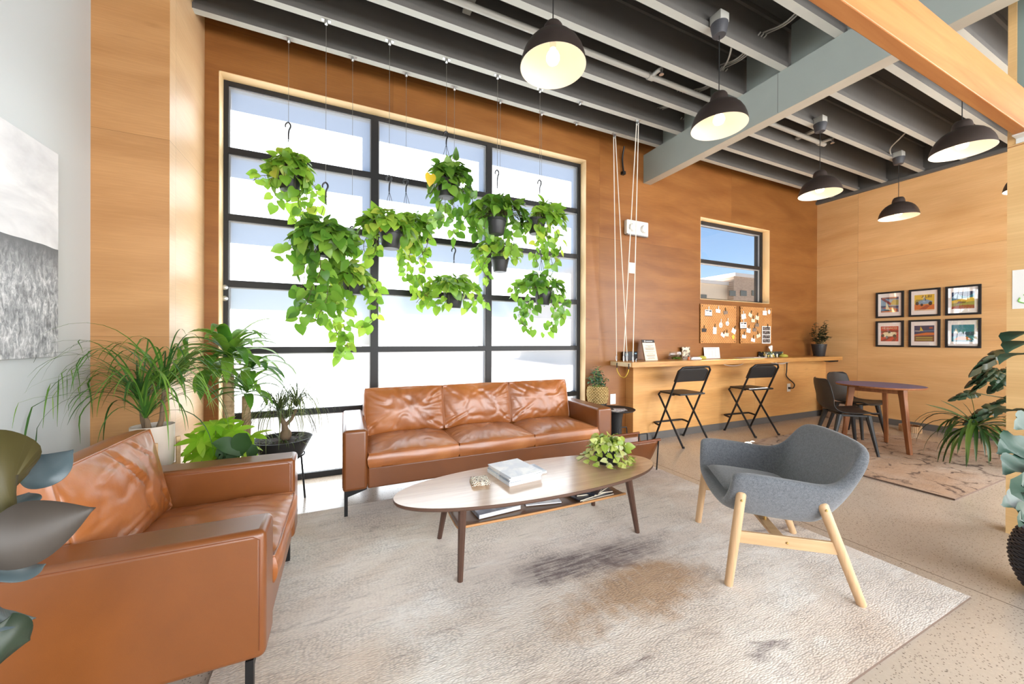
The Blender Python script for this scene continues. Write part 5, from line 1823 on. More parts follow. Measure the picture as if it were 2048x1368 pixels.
# ------------------------------------------------------------------ side table, stand and small things near the sofa
t = thing('side_table', 'small round black pedestal table between the sofa and the counter', 'table', (2.565, 3.06, 0))
ZS = .49
m = MB(); m.lathe([(.0001, ZS-.018), (.16, ZS-.018), (.192, ZS-.012), (.202, ZS-.004), (.202, ZS), (.196, ZS), (.19, ZS-.004), (.0001, ZS-.004)], 48)
m.build('tabletop', M['black_plastic'], t)
m = MB(); m.lathe([(.0001, .001), (.15, .001), (.15, .012), (.095, .03), (.075, .12), (.068, .26), (.072, .40), (.09, ZS-.019), (.0001, ZS-.0185)], 36)
m.build('pedestal', M['black_plastic'], t)
for k, (dx, dy, r, lb) in enumerate(((-.06, -.09, 12, 'pale leaflet lying on the black side table'), (.02, -.06, -25, 'second pale leaflet overlapping on the black side table'))):
    m = MB(); m.box(-.06, -.045, 0, .06, .045, .003)
    o = m.build('leaflet', covermat('leaflet%d' % k, (150, 146, 150), (226, 220, 216), 40.), loc=(2.565+dx*.8, 3.06+dy, ZS-.0035+.0032*k), smooth=0); o.rotation_euler = (0, 0, math.radians(r))
    tag(o, lb, 'leaflet')

# leather magazine sling on a black wire stand
t = thing('magazine_rack', 'tan leather sling magazine rack on a black wire frame beside the coffee table plant', 'magazine rack', (2.44, 2.66, .0065))
def slingp(u, v):
    a = -1+2*v       # across the V
    y = a*.13; z = .285-.235*(1-abs(a)**1.3)
    return V((-.215+.40*u, y, z+.0))
m = MB(); m.grid(slingp, 14, 19)
m.build('sling', M['leather_flat'], t, smooth=180, solid=.005)
for s in (-1, 1):
    m = MB(); m.tube([(-.225, s*.133, .288), (.195, s*.133, .288)], .012, 12)
    plabel(m.build('rolled_edge', M['seam'], t), 'rolled leather edge')
    m = MB(); m.tube(smoothpath([(-.06, s*.133, .292), (-.055, s*.133, .352), (-.04, s*.133, .36), (.025, s*.133, .36), (.04, s*.133, .352), (.045, s*.133, .292)], 4), .0055, 8)
    plabel(m.build('handle', M['metal_black'], t), 'black wire handle')
for s in (-1, 1):
    x = -.21 if s < 0 else .183
    for e in (-1, 1):
        m = MB(); m.tube([(x, e*.127, .283), (x, -e*.10 if False else e*.105, .006)], .006, 8)
        m.build('leg', M['metal_black'], t)

# waste bin, ribbed pot
t = thing('waste_bin', 'grey brown waste bin in the corner beyond the counter', 'bin', (6.99, 3.22, 0))
m = MB(); m.lathe([(.0001, .001), (.115, .001), (.118, .01), (.145, .30), (.148, .305), (.142, .305), (.114, .012), (.0001, .012)], 32)
m.build('bin_body', plain('taupe_bin', (150, 124, 104), .5, .1), t)
p = atz(1820.5, 862, 0)
t = thing('ribbed_pot', 'low ribbed wooden ring pot on the floor by the right wall', 'pot', (6.84, p.y*6.84/p.x, 0))
m = MB()
for k in range(40):
    an = 2*PI*k/40
    Mx = Matrix.Rotation(an, 4, 'Z')
    m.box(.098, -.0052, .001, .108, .0052, .085, Mx)
m.build('slats', M['beech_rail'], t, smooth=0)
m = MB(); m.lathe([(.0001, .002), (.097, .002), (.097, .083), (.091, .083), (.091, .01), (.0001, .01)], 40)
m.build('inner_ring', M['table_leg'], t)
# ------------------------------------------------------------------ leaf shapes
def heart_leaf(mb, base, d, n, L, W, curl=.35, fold=.25):
    """heart-shaped blade: base point, direction d, face normal n"""
    d = V(d).normalized(); n = V(n); n = (n-d*n.dot(d))
    n = n.normalized() if n.length > 1e-5 else d.orthogonal().normalized()
    s = d.cross(n)
    prof = [(-.12, .30), (.02, .49), (.20, .56), (.42, .52), (.64, .38), (.82, .20), (.93, .07)]
    mid = []; lf = []; rt = []
    o = []
    def pt(t, w):
        z = -curl*L*max(0, t)**2*.6 - fold*abs(w)*W*.0 + fold*abs(w)*W*.8
        return V(base)+d*(t*L)+s*(w*W)+n*z
    mid = [pt(0, 0)]+[pt(t, 0) for t, w in prof[1:]]+[pt(1, 0)]
    lf = [pt(t, w) for t, w in prof]; rt = [pt(t, -w) for t, w in prof]
    vs = mid+lf+rt
    k = len(prof); ml = len(mid)
    fs = []
    for i in range(k-1):
        fs.append((i, i+1, ml+i+1, ml+i)); fs.append((i+1, i, ml+k+i, ml+k+i+1))
    fs.append((ml-2, ml-1, ml+k-1)); fs.append((ml-1, ml-2, ml+2*k-1))
    mb.add(vs, fs)


def blade(mb, path, wid, nrm=(0, 0, 1), fold=.15, taper=None):
    """strap or oval leaf along a path; wid(t) gives the half width"""
    P = [V(p) for p in path]; k = len(P)
    vs = []
    nn = V(nrm)
    for i, p in enumerate(P):
        t = (P[min(i+1, k-1)]-P[max(i-1, 0)])
        t = t.normalized() if t.length > 1e-9 else V((0, 0, 1))
        s = t.cross(nn)
        s = s.normalized() if s.length > 1e-4 else t.orthogonal().normalized()
        up = s.cross(t)
        w = max(.0004, wid(i/(k-1)))
        vs += [p+s*w+up*(w*fold), p, p-s*w+up*(w*fold)]
    fs = []
    for i in range(k-1):
        a = 3*i
        fs.append((a, a+1, a+4, a+3)); fs.append((a+1, a+2, a+5, a+4))
    mb.add(vs, fs)


def arc(base, d0, L, droop, n=9, side=0.0, rnd=None):
    """path leaving base along d0 and sagging under gravity"""
    p = V(base); d = V(d0).normalized(); out = [p.copy()]
    st = L/n
    for i in range(n):
        d = (d+V((0, 0, -1))*droop*(i+1)/n*.5).normalized()
        if side: d = (d+V((-d.y, d.x, 0))*side).normalized()
        p = p+d*st
        out.append(p.copy())
    return out


def rdir(r, zlo=-1, zhi=1):
    a = r.uniform(0, 2*PI); z = r.uniform(zlo, zhi); q = math.sqrt(max(0, 1-z*z))
    return V((q*math.cos(a), q*math.sin(a), z))


oval = lambda W, p=1.0: (lambda t: W*(math.sin(PI*min(1, t**p))**.8 if 0 < t < 1 else 0))
strap = lambda W: (lambda t: W*min(1, (t*6+.35))*(1-t**3)**.8)

POT_R, POT_H = .088, .135


def pot_parts(t, z0, r=POT_R, h=POT_H, mat=None, rb=.72):
    m = MB(); m.lathe([(.0001, z0-h), (r*rb-.004, z0-h), (r*rb, z0-h+.004), (r*.95, z0-.026), (r, z0-.024), (r, z0-.002), (r*.97, z0), (r*.93, z0-.002), (r*.90, z0-.03), (r*.68, z0-h+.01), (.0001, z0-h+.01)], 32)
    p = m.build('pot', mat or M['pot_plastic'], t, smooth=40)
    m = MB(); m.lathe([(r*.905, z0-.028), (r*.5, z0-.022), (.0001, z0-.02)], 24)
    m.build('soil', M['soil'], t, smooth=60)
    return p


def vine_leaves(mb, stem, path, r, L, step, spread, face, sag=.0):
    """leaves set alternately along a stem, turned towards the window or the room"""
    P = smoothpath(path, 5)
    stem.tube(P, .0022, 5)
    acc = 0; sd = 1
    for i in range(1, len(P)):
        seg = (P[i]-P[i-1]); acc += seg.length
        if acc > step:
            acc = 0; sd = -sd
            t = seg.normalized()
            out = V((r.gauss(0, 1), r.gauss(0, .7), r.gauss(-.1, .35))).normalized()
            side = (t.cross(V((0, 1, 0)))*sd+out*.8).normalized()
            b = P[i]+side*spread*r.uniform(.5, 1.2)
            stem.tube([P[i], P[i].lerp(b, .6)+V((0, 0, .006)), b], .0014, 4)
            d = (side*.8+V((0, 0, -.75))+rdir(r)*.35).normalized()
            n = (V((r.gauss(0, .45), -1 if r.random() < face else 1, r.uniform(.1, .9)))).normalized()
            l = L*r.uniform(.72, 1.15)
            heart_leaf(mb, b, d, n, l, l*r.uniform(.72, .86), r.uniform(.15, .6))


def crown_leaves(mb, stem, c, r, L, N, rx, rz, ry=None, zoff=.02, dome=.55):
    ry = ry or rx*.8
    for k in range(N):
        a = r.uniform(0, 2*PI); q = math.sqrt(r.uniform(.02, 1))
        x, y = rx*q*math.cos(a), ry*q*math.sin(a)
        z = zoff+rz*(1-q*q)**dome*r.uniform(.45, 1.) - rz*.75*q*q*r.uniform(.3, 1.1)
        b = V(c)+V((x, y, z))
        o = V((x/rx, y/ry, .15)).normalized()
        d = (o*.8+V((0, 0, r.uniform(-1.5, .1)))+rdir(r)*.5).normalized()
        n = (V((0, -.35, .7))+o*.8+rdir(r)*.6)
        l = L*r.uniform(.75, 1.18)
        s0 = V(c)+V((x*.25, y*.25, -.01))
        stem.tube([s0, s0.lerp(b, .6)+V((0, 0, .02)), b], .0016, 4)
        heart_leaf(mb, b, d, n, l, l*r.uniform(.72, .88), r.uniform(.2, .6))


# ------------------------------------------------------------------ hanging pothos
def hanging(i, Y, hook, rimy, potx, label, cablelabel, crown, vines, N=60, L=.085, leafmat='pothos', seed=0, yellow=(), hide=0):
    r = random.Random(700+i*13+seed)
    hx, hy0, hy1 = hook
    ph = at(hx, hy0, Y); pb = at(hx, hy1, Y)
    rim = at(potx, rimy, Y); rim.x = (rim.x*.6+ph.x*.4)
    # cable from the joist
    ct = thing('hanging_cable', cablelabel, 'cable', (ph.x, Y, JZ-.0005), 0, 'steel cables for the hanging plants')
    m = MB(); m.tube([(0, 0, -.012), (0, 0, ph.z+.0-JZ)], .0016, 6)
    m.build('cable', M['wire'], ct)
    m = MB(); m.lathe([(.0001, 0), (.013, 0), (.013, -.022), (.009, -.03), (.0001, -.031)], 14); m.box(-.030, -.012, -.0025, .030, .012, 0)
    m.build('ceiling_anchor', M['metal_light'], ct)
    t = thing('hanging_plant', label, 'hanging plant', rim, 0, 'hanging pothos plants at the window')
    o = rim
    # hook and three hanger wires
    m = MB(); H = ph.z-o.z; B = pb.z-o.z; dx = ph.x-o.x
    hk = [(dx-.019, 0, H-.036), (dx-.021, 0, H-.022), (dx-.013, 0, H-.005), (dx, 0, H+.003), (dx+.012, 0, H-.010), (dx+.013, 0, H-.030), (dx+.003, 0, H-.058), (dx, 0, B+.01), (dx, 0, B-.01)]
    m.tube(smoothpath(hk, 4), [.0045+.0018*math.sin(PI*min(1, q/33)) for q in range(33)], 8)
    m.build('hook', M['hook'], t)
    m = MB()
    for k in range(3):
        a = 2*PI*k/3+.5+i
        m.tube([(dx, 0, B-.008), (POT_R*.97*math.cos(a), POT_R*.97*math.sin(a), -.006)], .0018, 6)
    m.build('hanger_wires', M['hook'], t)
    pot_parts(t, 0)
    fol = MB(); st = MB()
    cxp, czp, rx, rz = crown
    cc = at(cxp, czp-4, Y)
    s = (at(cxp+1, czp-4, Y)-cc).length
    c0 = V((cc.x-o.x, 0, max(-.02, cc.z-o.z)))
    crown_leaves(fol, st, c0, r, L*.92, int(N*1.9), rx*s*1.02, rz*s*1.1, min(rx*s, .2), 0.01)
    if hide:        # leaves spilling over the front of the pot
        for k in range(hide):
            a = r.uniform(-PI, 0) if k % 4 else r.uniform(0, PI)
            q = POT_R*r.uniform(1.0, 1.45); b = V((q*math.cos(a), q*math.sin(a), r.uniform(-.15, .02)))
            e = V((math.cos(a), math.sin(a), 0))
            l = L*r.uniform(.75, 1.05)
            st.tube([V((e.x*POT_R*.8, e.y*POT_R*.8, .0)), V((e.x*q, e.y*q, .02)), b], .0016, 4)
            heart_leaf(fol, b, V((0, 0, -1))+e*.35+rdir(r)*.6, e+V((0, -.2, .3))+rdir(r)*.4, l, l*.8, r.uniform(.2, .6))
    for path, step, spread in vines:
        pp = []
        for k, (x, y) in enumerate(path):
            q = at(x, y, Y+r.uniform(-.05, .05)*min(1, k)*(1 if k else 0))-o
            pp.append(q)
        vine_leaves(fol, st, pp, r, L*.88, step*.5, spread, .45)
    fo = fol.build('foliage', M[leafmat], t, smooth=60)
    st.build('stems', M['vine'], t)
    if yellow:
        ym = MB()
        for (x, y) in yellow:
            q = at(x, y, Y-.10)-o
            heart_leaf(ym, q+V((0, 0, .05)), (r.uniform(-.3, .3), -.1, -1), (0, -1, .2), L*1.05, L*.85, .3)
        plabel(ym.build('yellow_leaf', M['pothos_yellow'], t, smooth=60), 'yellowed leaf')


YA, YBk = 2.992, 3.292      # front row (second joist), back row (joist by the window)
hanging(0, YBk, (577, 246, 276), 346, 580, 'pothos hanging highest at the far left of the window, sprig reaching left', 'leftmost steel cable on the joist by the window', (582, 340, 40, 30),
        [([(560, 345), (540, 350), (520, 352), (506, 362)], .05, .03), ([(560, 360), (550, 385), (556, 405), (585, 400)], .055, .03), ([(600, 355), (618, 362), (632, 380), (634, 412)], .045, .03), ([(595, 370), (610, 400), (605, 425), (590, 445)], .04, .035), ([(600, 380), (598, 410), (615, 430), (618, 415)], .045, .03)], N=62, hide=34)
hanging(1, YA, (651.5, 366, 400), 476, 656, 'big bushy pothos hanging left of the window, wide crown and long trails', 'leftmost steel cable on the second joist', (648, 478, 56, 34),
        [([(610, 480), (590, 490), (575, 505), (572, 520)], .045, .035), ([(620, 495), (610, 530), (608, 560), (600, 590), (625, 605)], .045, .035), ([(640, 500), (640, 545), (625, 575), (612, 610), (596, 640)], .045, .035), ([(690, 480), (705, 490), (708, 505)], .05, .03), ([(630, 505), (650, 550), (655, 590), (640, 625), (630, 640)], .045, .035)], N=95, L=.096, leafmat='pothos_dark', hide=34)
hanging(2, YBk, (704.5, 454, 478), 556, 708, 'pothos hanging low behind the big bushy one, trailing down to the lowest tip', 'second steel cable from the left on the joist by the window', (692, 556, 46, 30),
        [([(735, 560), (750, 570), (757, 585)], .05, .03), ([(745, 575), (752, 605), (750, 632), (735, 648), (722, 655)], .05, .028), ([(670, 570), (672, 600), (664, 630), (672, 660), (684, 690), (682, 712)], .034, .034), ([(680, 575), (690, 610), (688, 640), (690, 670), (696, 695)], .04, .034), ([(660, 570), (655, 600), (650, 625), (662, 640)], .04, .034)], N=85, L=.092, hide=26)
hanging(3, YA, (778.5, 352, 381), 463, 784, 'pothos with a visible dark pot and yellow leaf just right of the left mullion', 'second steel cable from the left on the second joist', (770, 455, 50, 26),
        [([(745, 460), (730, 480), (728, 500), (740, 515)], .042, .032), ([(740, 455), (722, 460), (718, 475)], .05, .03), ([(745, 470), (752, 490), (748, 508)], .045, .03)], N=78, L=.09, hide=6, yellow=((765, 452),))
hanging(4, YBk, (812, 359, 382), 455, 818, 'pothos trailing a long curtain of leaves beside the yellow leafed pot', 'third steel cable from the left on the joist by the window', (828, 458, 32, 26),
        [([(840, 465), (855, 480), (850, 500), (838, 515)], .036, .034), ([(835, 470), (822, 500), (816, 530), (815, 555), (828, 570)], .034, .036), ([(830, 475), (838, 510), (832, 545), (838, 575), (852, 590), (872, 608)], .032, .036), ([(815, 470), (812, 500), (808, 525)], .04, .034), ([(840, 480), (850, 540), (845, 575), (855, 600)], .036, .034)], N=48, L=.084, hide=34, yellow=((812, 478),))
hanging(5, YA, (892.6, 264, 287), 362, 892, 'pothos hanging highest in the middle of the window', 'third steel cable from the left on the second joist', (902, 362, 36, 34),
        [([(885, 395), (875, 420), (860, 440), (853, 450)], .042, .032), ([(905, 400), (908, 430), (905, 455), (915, 475)], .038, .036), ([(925, 380), (945, 400), (940, 415)], .045, .03), ([(915, 410), (930, 440), (938, 465)], .042, .032), ([(890, 400), (890, 430), (876, 440)], .045, .03)], N=78, L=.09, leafmat='pothos_dark', hide=30, yellow=((861, 362),))
hanging(6, YBk, (908, 496, 519), 587, 907, 'small pothos hanging low in the middle of the window above the sofa', 'fourth steel cable from the left on the joist by the window', (906, 578, 48, 20),
        [([(870, 585), (855, 595), (840, 598), (832, 606)], .042, .03), ([(935, 580), (950, 590), (945, 605), (935, 622)], .042, .032), ([(950, 585), (968, 598), (973, 608)], .06, .02), ([(895, 590), (885, 605), (872, 610)], .045, .03)], N=66, L=.086, hide=8)
hanging(7, YA, (994.6, 341, 371), 438, 992, 'pothos with an umbrella of dark leaves over a clear pot, beside the right mullion', 'fourth steel cable from the left on the second joist', (998, 428, 50, 24),
        [([(965, 430), (952, 445), (955, 468)], .04, .03), ([(1030, 430), (1045, 450), (1050, 468)], .042, .03), ([(975, 432), (968, 455), (975, 472)], .045, .03), ([(1020, 440), (1025, 470), (1022, 500)], .045, .03)], N=82, L=.096, leafmat='pothos_dark')
hanging(8, YBk, (1000, 424, 447), 516, 1000, 'lime pothos in a dark pot directly below the umbrella shaped one', 'fifth steel cable from the left on the joist by the window', (996, 506, 42, 20),
        [([(975, 515), (965, 535), (972, 552), (980, 562)], .042, .03), ([(960, 505), (955, 520), (962, 535)], .045, .03), ([(1030, 512), (1038, 520)], .05, .03)], N=60, L=.088)
hanging(9, YA, (1079.5, 361, 382), 438, 1068, 'pothos at the right end of the window, leaves falling to the right of its pot', 'fifth steel cable from the left on the second joist', (1094, 440, 28, 24),
        [([(1085, 455), (1095, 480), (1100, 505), (1105, 530)], .034, .036), ([(1105, 450), (1118, 475), (1120, 505), (1110, 525)], .036, .034), ([(1075, 480), (1068, 500), (1075, 525)], .06, .02), ([(1100, 460), (1085, 490), (1080, 515)], .042, .032)], N=52, L=.088, hide=12)
hanging(10, YBk, (1082.5, 494, 517), 584, 1088, 'lowest pothos at the right end of the window with curling runners', 'sixth steel cable from the left on the joist by the window', (1080, 578, 44, 22),
        [([(1050, 580), (1030, 575), (1022, 585)], .05, .03), ([(1065, 590), (1045, 610), (1038, 635), (1055, 655), (1068, 655)], .042, .032), ([(1055, 600), (1060, 625), (1050, 640)], .042, .032), ([(1115, 585), (1130, 600), (1125, 625), (1105, 640), (1090, 668)], .044, .032), ([(1100, 595), (1112, 620), (1128, 640)], .048, .03)], N=66, L=.09, leafmat='pothos_dark', hide=10)
# two spare anchors without plants
for k, (px, py, y, lb) in enumerate(((1153, 256, YBk, 'empty steel anchor on the joist by the window, right of the plant cables'), (1160, 211, YA, 'empty steel anchor on the second joist, right of the plant cables'))):
    p = at(px, py, y)
    m = MB(); m.lathe([(.0001, 0), (.013, 0), (.013, -.022), (.009, -.03), (.0001, -.031)], 14); m.box(-.030, -.012, -.0025, .030, .012, 0)
    tag(m.build('ceiling_anchor', M['metal_light'], loc=(p.x, y, JZ-.0005)), lb, 'anchor')


# ------------------------------------------------------------------ plants behind the armchair
def ponytail():
    t = thing('ponytail_palm', 'ponytail palm with long arching strap leaves in a white pot on a wooden stand', 'potted plant', (-.93, 2.62, 0))
    r = random.Random(31)
    ZR = .735
    m = MB(); m.lathe([(.0001, ZR-.22), (.080, ZR-.22), (.088, ZR-.21), (.090, ZR-.008), (.090, ZR), (.083, ZR), (.081, ZR-.02), (.08, ZR-.035), (.0001, ZR-.035)], 48)
    m.build('pot', plain('pale_ceramic_pot', (206, 192, 178), .35), t, smooth=40)
    m = MB(); m.lathe([(.0805, ZR-.030), (.0001, ZR-.02)], 24); m.build('soil', M['soil'], t)
    for k in range(4):
        a = PI/4+PI/2*k-.35
        c, s = math.cos(a), math.sin(a)
        m = MB(); m.bar((.103*c, .103*s, 0), (.103*c, .103*s, ZR-.08), .02, .02, (c, s, 0))
        m.build('stand_leg', M['beech_rail'], t, smooth=0, bevel=.003)
    k_ = .094
    m = MB(); m.bar((-k_*math.cos(PI/4-.35), -k_*math.sin(PI/4-.35), ZR-.234), (k_*math.cos(PI/4-.35), k_*math.sin(PI/4-.35), ZR-.234), .022, .022); m.bar((k_*math.sin(PI/4-.35), -k_*math.cos(PI/4-.35), ZR-.234), (-k_*math.sin(PI/4-.35), k_*math.cos(PI/4-.35), ZR-.234), .022, .0215)
    m.build('stand_cross', M['beech_rail'], t, smooth=0)
    heads = [(V((.05, -.01, ZR+.19)), 66), (V((-.05, .0, ZR+.14)), 62), (V((-.01, -.05, ZR+.05)), 30)]
    fol = MB()
    for c, n in heads:
        m = MB(); m.tube([V((c.x*.5, c.y*.6, ZR-.03)), V((c.x*.8, c.y*.8, ZR+.03)), c], [.014, .011, .008], 10)
        m.build('trunk', M['trunk_grey'], t)
        for k in range(n):
            a = r.uniform(0, 2*PI)
            el = r.uniform(.5, 2.6)
            d = V((math.cos(a)*1.15, math.sin(a)*.85, el)).normalized()
            L = r.uniform(.34, .66)
            if d.x < -.3 and r.random() < .5: L *= 1.2
            p = arc(c+rdir(r)*.008, d, L, r.uniform(.6, 1.25), 12, r.uniform(-.04, .04))
            lim = []
            for q in p:     # the leaves bend along the wall and the column instead of passing through
                q.x = max(q.x, XL+.93+.02)
                if q.x+(-.93) < -.957+.02: q.y = min(q.y, 2.91-2.62-.02)
                lim.append(q)
            wv = r.uniform(.0034, .0062)
            blade(fol, lim, strap(wv), (0, 0, 1), .25)
    fol.build('foliage', M['pony'], t, smooth=80)


ponytail()


def corn_plant():
    x0, y0 = -.70, 3.10
    t = thing('dracaena', 'tall dracaena with two bare canes and broad arching leaves in the window corner', 'potted plant', (x0, y0, 0))
    r = random.Random(8)
    pot_parts(t, .30, .15, .30, M['pot_plastic'])
    A = at(457, 725, 3.10)-V((x0, y0, 0)); B = at(493, 792, 3.06)-V((x0, y0, 0))
    for top, bx, rad in ((A, at(457, 900, 3.10).x-x0, .031), (B, at(484, 900, 3.06).x-x0+.02, .026)):
        m = MB(); pts = [(bx, top.y*.5, .27), (bx+.002, top.y*.8, .27+(top.z-.27)*.5), (top.x, top.y, top.z)]
        m.tube(smoothpath(pts, 5), rad, 14); m.build('cane', M['trunk'], t)
    fol = MB()
    def rosette(c, n, Lr, up, wid):
        for k in range(n):
            a = 2.4*k+r.uniform(-.3, .3); f = k/n
            d = V((math.cos(a), math.sin(a)*.9, up[0]+(up[1]-up[0])*f)).normalized()
            p = arc(c+V((0, 0, .05*f-.03)), d, r.uniform(*Lr), r.uniform(.45, .95), 9)
            for q in p:
                if q.x+x0 < -.957+.012: q.x = -.957+.012-x0
                q.y = min(q.y, 3.60-y0)
            w_ = wid*r.uniform(.85, 1.15)
            blade(fol, p, lambda tt, w_=w_: w_*(math.sin(PI*min(1, .07+tt*.93))**.75), (0, 0, 1), .3)
    rosette(A+V((0, 0, .06)), 30, (.26, .42), (-.1, 2.0), .034)
    rosette(A+V((-.10, -.02, -.02)), 12, (.22, .32), (-.3, .9), .033)
    rosette(B+V((.0, 0, .04)), 18, (.17, .30), (-.1, 1.4), .025)
    rosette(A+V((.13, .03, -.04)), 15, (.20, .36), (-.2, 1.2), .028)
    m = MB(); m.tube([A-V((0, 0, .05)), A+V((.06, .01, -.05)), A+V((.13, .03, -.02))], .008, 8); m.tube([A-V((0, 0, .04)), A+V((-.05, 0, -.03)), A+V((-.10, -.02, .0))], .008, 8)
    m.build('side_shoot', M['petiole'], t)
    fol.build('foliage', M['corn'], t, smooth=80)


corn_plant()


def palmate(mb, stem, base, c, n_, r, L, k=7):
    stem.tube([base, base.lerp(c, .5)+V((0, 0, .02)), c], .003, 6)
    n_ = V(n_).normalized(); e1 = n_.orthogonal().normalized(); e2 = n_.cross(e1)
    a0 = r.uniform(0, 2*PI)
    for i in range(k):
        a = a0+2*PI*i/k
        d = (e1*math.cos(a)+e2*math.sin(a))
        p = [c+d*(L*t)-n_*(.35*L*t*t)+d*.012*0 for t in (0, .12, .25, .4, .55, .7, .85, 1)]
        blade(mb, p, oval(L*.19), n_, .15)


def schefflera():
    c = at(440, 915, 2.72)
    t = thing('umbrella_plant', 'bright yellow-green umbrella plant with palmate leaves behind the leather armchair', 'potted plant', (c.x, 2.72, 0))
    r = random.Random(77)
    pot_parts(t, .34, .13, .27)
    m = MB(); m.lathe([(.0001, .001), (.12, .001), (.12, .07), (.0001, .07)], 28); plabel(m.build('pot_riser', M['pot_plastic'], t), 'low round riser')
    fol = MB(); st = MB()
    for (px, py) in ((450, 846), (420, 862), (398, 880), (468, 862), (433, 882), (480, 880), (408, 905), (452, 900), (492, 892), (430, 850), (385, 897), (470, 895), (412, 878), (446, 872), (505, 872), (398, 915)):
        q = at(px, py, 2.72+r.uniform(-.10, .10))-V((c.x, 2.72, 0))
        palmate(fol, st, V((q.x*.2, q.y*.2, .33)), q, V((r.uniform(-.4, .4), r.uniform(-.9, -.1), r.uniform(.5, 1.2))), r, r.uniform(.085, .12))
    fol.build('foliage', M['scheff'], t, smooth=80)
    st.build('stems', M['petiole'], t)


schefflera()


def dark_leaf_plant():
    c = at(455, 930, 2.50)
    t = thing('calathea', 'dark green patterned plant peeping over the armchair arm in front of the umbrella plant', 'potted plant', (c.x, 2.50, 0))
    r = random.Random(5)
    pot_parts(t, .40, .10, .18); m = MB(); m.lathe([(.0001, .001), (.09, .001), (.09, .219), (.0001, .219)], 28); m.build('pot_riser', M['pot_plastic'], t)
    fol = MB(); st = MB()
    for (ax, ay, bx, by, w_) in ((487, 912, 424, 886, .042), (476, 915, 494, 866, .05), (455, 925, 430, 910, .04), (500, 925, 512, 890, .03), (470, 922, 445, 905, .04)):
        a = at(ax, ay, 2.50)-V((c.x, 2.50, 0)); b = at(bx, by, 2.47+r.uniform(-.04, .04))-V((c.x, 2.50, 0))
        mid = a.lerp(b, .5)+V((0, 0, .025))
        p = smoothpath([a, mid, b], 5)
        blade(fol, p, oval(w_), (.1, -1, .5), .2)
        st.tube([V((0, 0, .38)), a], .004, 6)
    fol.build('foliage', M['calathea'], t, smooth=80)
    st.build('stems', M['petiole'], t)


dark_leaf_plant()


def ponytail_bowl():
    c = at(565, 876, 3.10)
    zr = c.z
    t = thing('ponytail_palm', 'wispy ponytail palm in a wide black bowl on a thin metal stand by the window', 'potted plant', (c.x, 3.10, 0))
    r = random.Random(19)
    R_ = .19
    m = MB(); m.lathe([(.0001, zr-.155), (.105, zr-.155), (.118, zr-.145), (R_-.006, zr-.012), (R_, zr), (R_-.008, zr), (R_-.018, zr-.02), (.11, zr-.135), (.0001, zr-.135)], 40)
    m.build('bowl', M['black_plastic'], t, smooth=40)
    m = MB(); m.lathe([(R_-.022, zr-.026), (.0001, zr-.012)], 30); m.build('soil', M['soil'], t)
    for k in range(4):
        a = PI/2*k+.65
        co, si = math.cos(a), math.sin(a)
        m = MB(); m.tube([(.135*co, .135*si, zr-.13), (.15*co, .15*si, .2), (.168*co, .168*si, .002)], .007, 8)
        m.build('stand_leg', M['metal_black'], t)
    m = MB(); m.tube([(.139*math.cos(2*PI*k/32), .139*math.sin(2*PI*k/32), zr-.125) for k in range(32)], .006, 8, True)
    m.build('stand_ring', M['metal_black'], t)
    m = MB(); m.sphere((0.02, 0, zr+.02), .038, 14, 10, (1, 1, 1.2)); m.tube([(0.02, 0, zr+.03), (.01, 0, zr+.10), (-.015, 0, zr+.17)], [.026, .017, .012], 10); m.tube([(.018, 0, zr+.09), (.055, 0, zr+.13), (.085, 0, zr+.20)], [.014, .012, .010], 10)
    m.build('trunk', M['trunk_grey'], t)
    fol = MB()
    for cc, n in ((V((-.02, 0, zr+.19)), 80), (V((.088, 0, zr+.22)), 80), (V((.02, -.02, zr+.14)), 36)):
        for k in range(n):
            a = r.uniform(0, 2*PI)
            d = V((math.cos(a), math.sin(a)*.8, r.uniform(.3, 2.4))).normalized()
            p = arc(cc+rdir(r)*.006, d, r.uniform(.26, .55), r.uniform(1.0, 1.9), 11, r.uniform(-.08, .08))
            for q in p: q.y = min(q.y, .52)
            blade(fol, p, strap(r.uniform(.0022, .004)), (0, 0, 1), .2)
    for k in range(70):     # grass-like offsets in the bowl
        a = r.uniform(0, 2*PI); q = R_*.8*math.sqrt(r.random())
        b = V((q*math.cos(a), q*math.sin(a), zr-.02))
        p = arc(b, V((math.cos(a)*.8, math.sin(a)*.8, r.uniform(.3, 1.4))), r.uniform(.06, .14), 1.4, 5)
        blade(fol, p, strap(.0028), (0, 0, 1), .2)
    fol.build('foliage', M['pony_dark'], t, smooth=80)


ponytail_bowl()


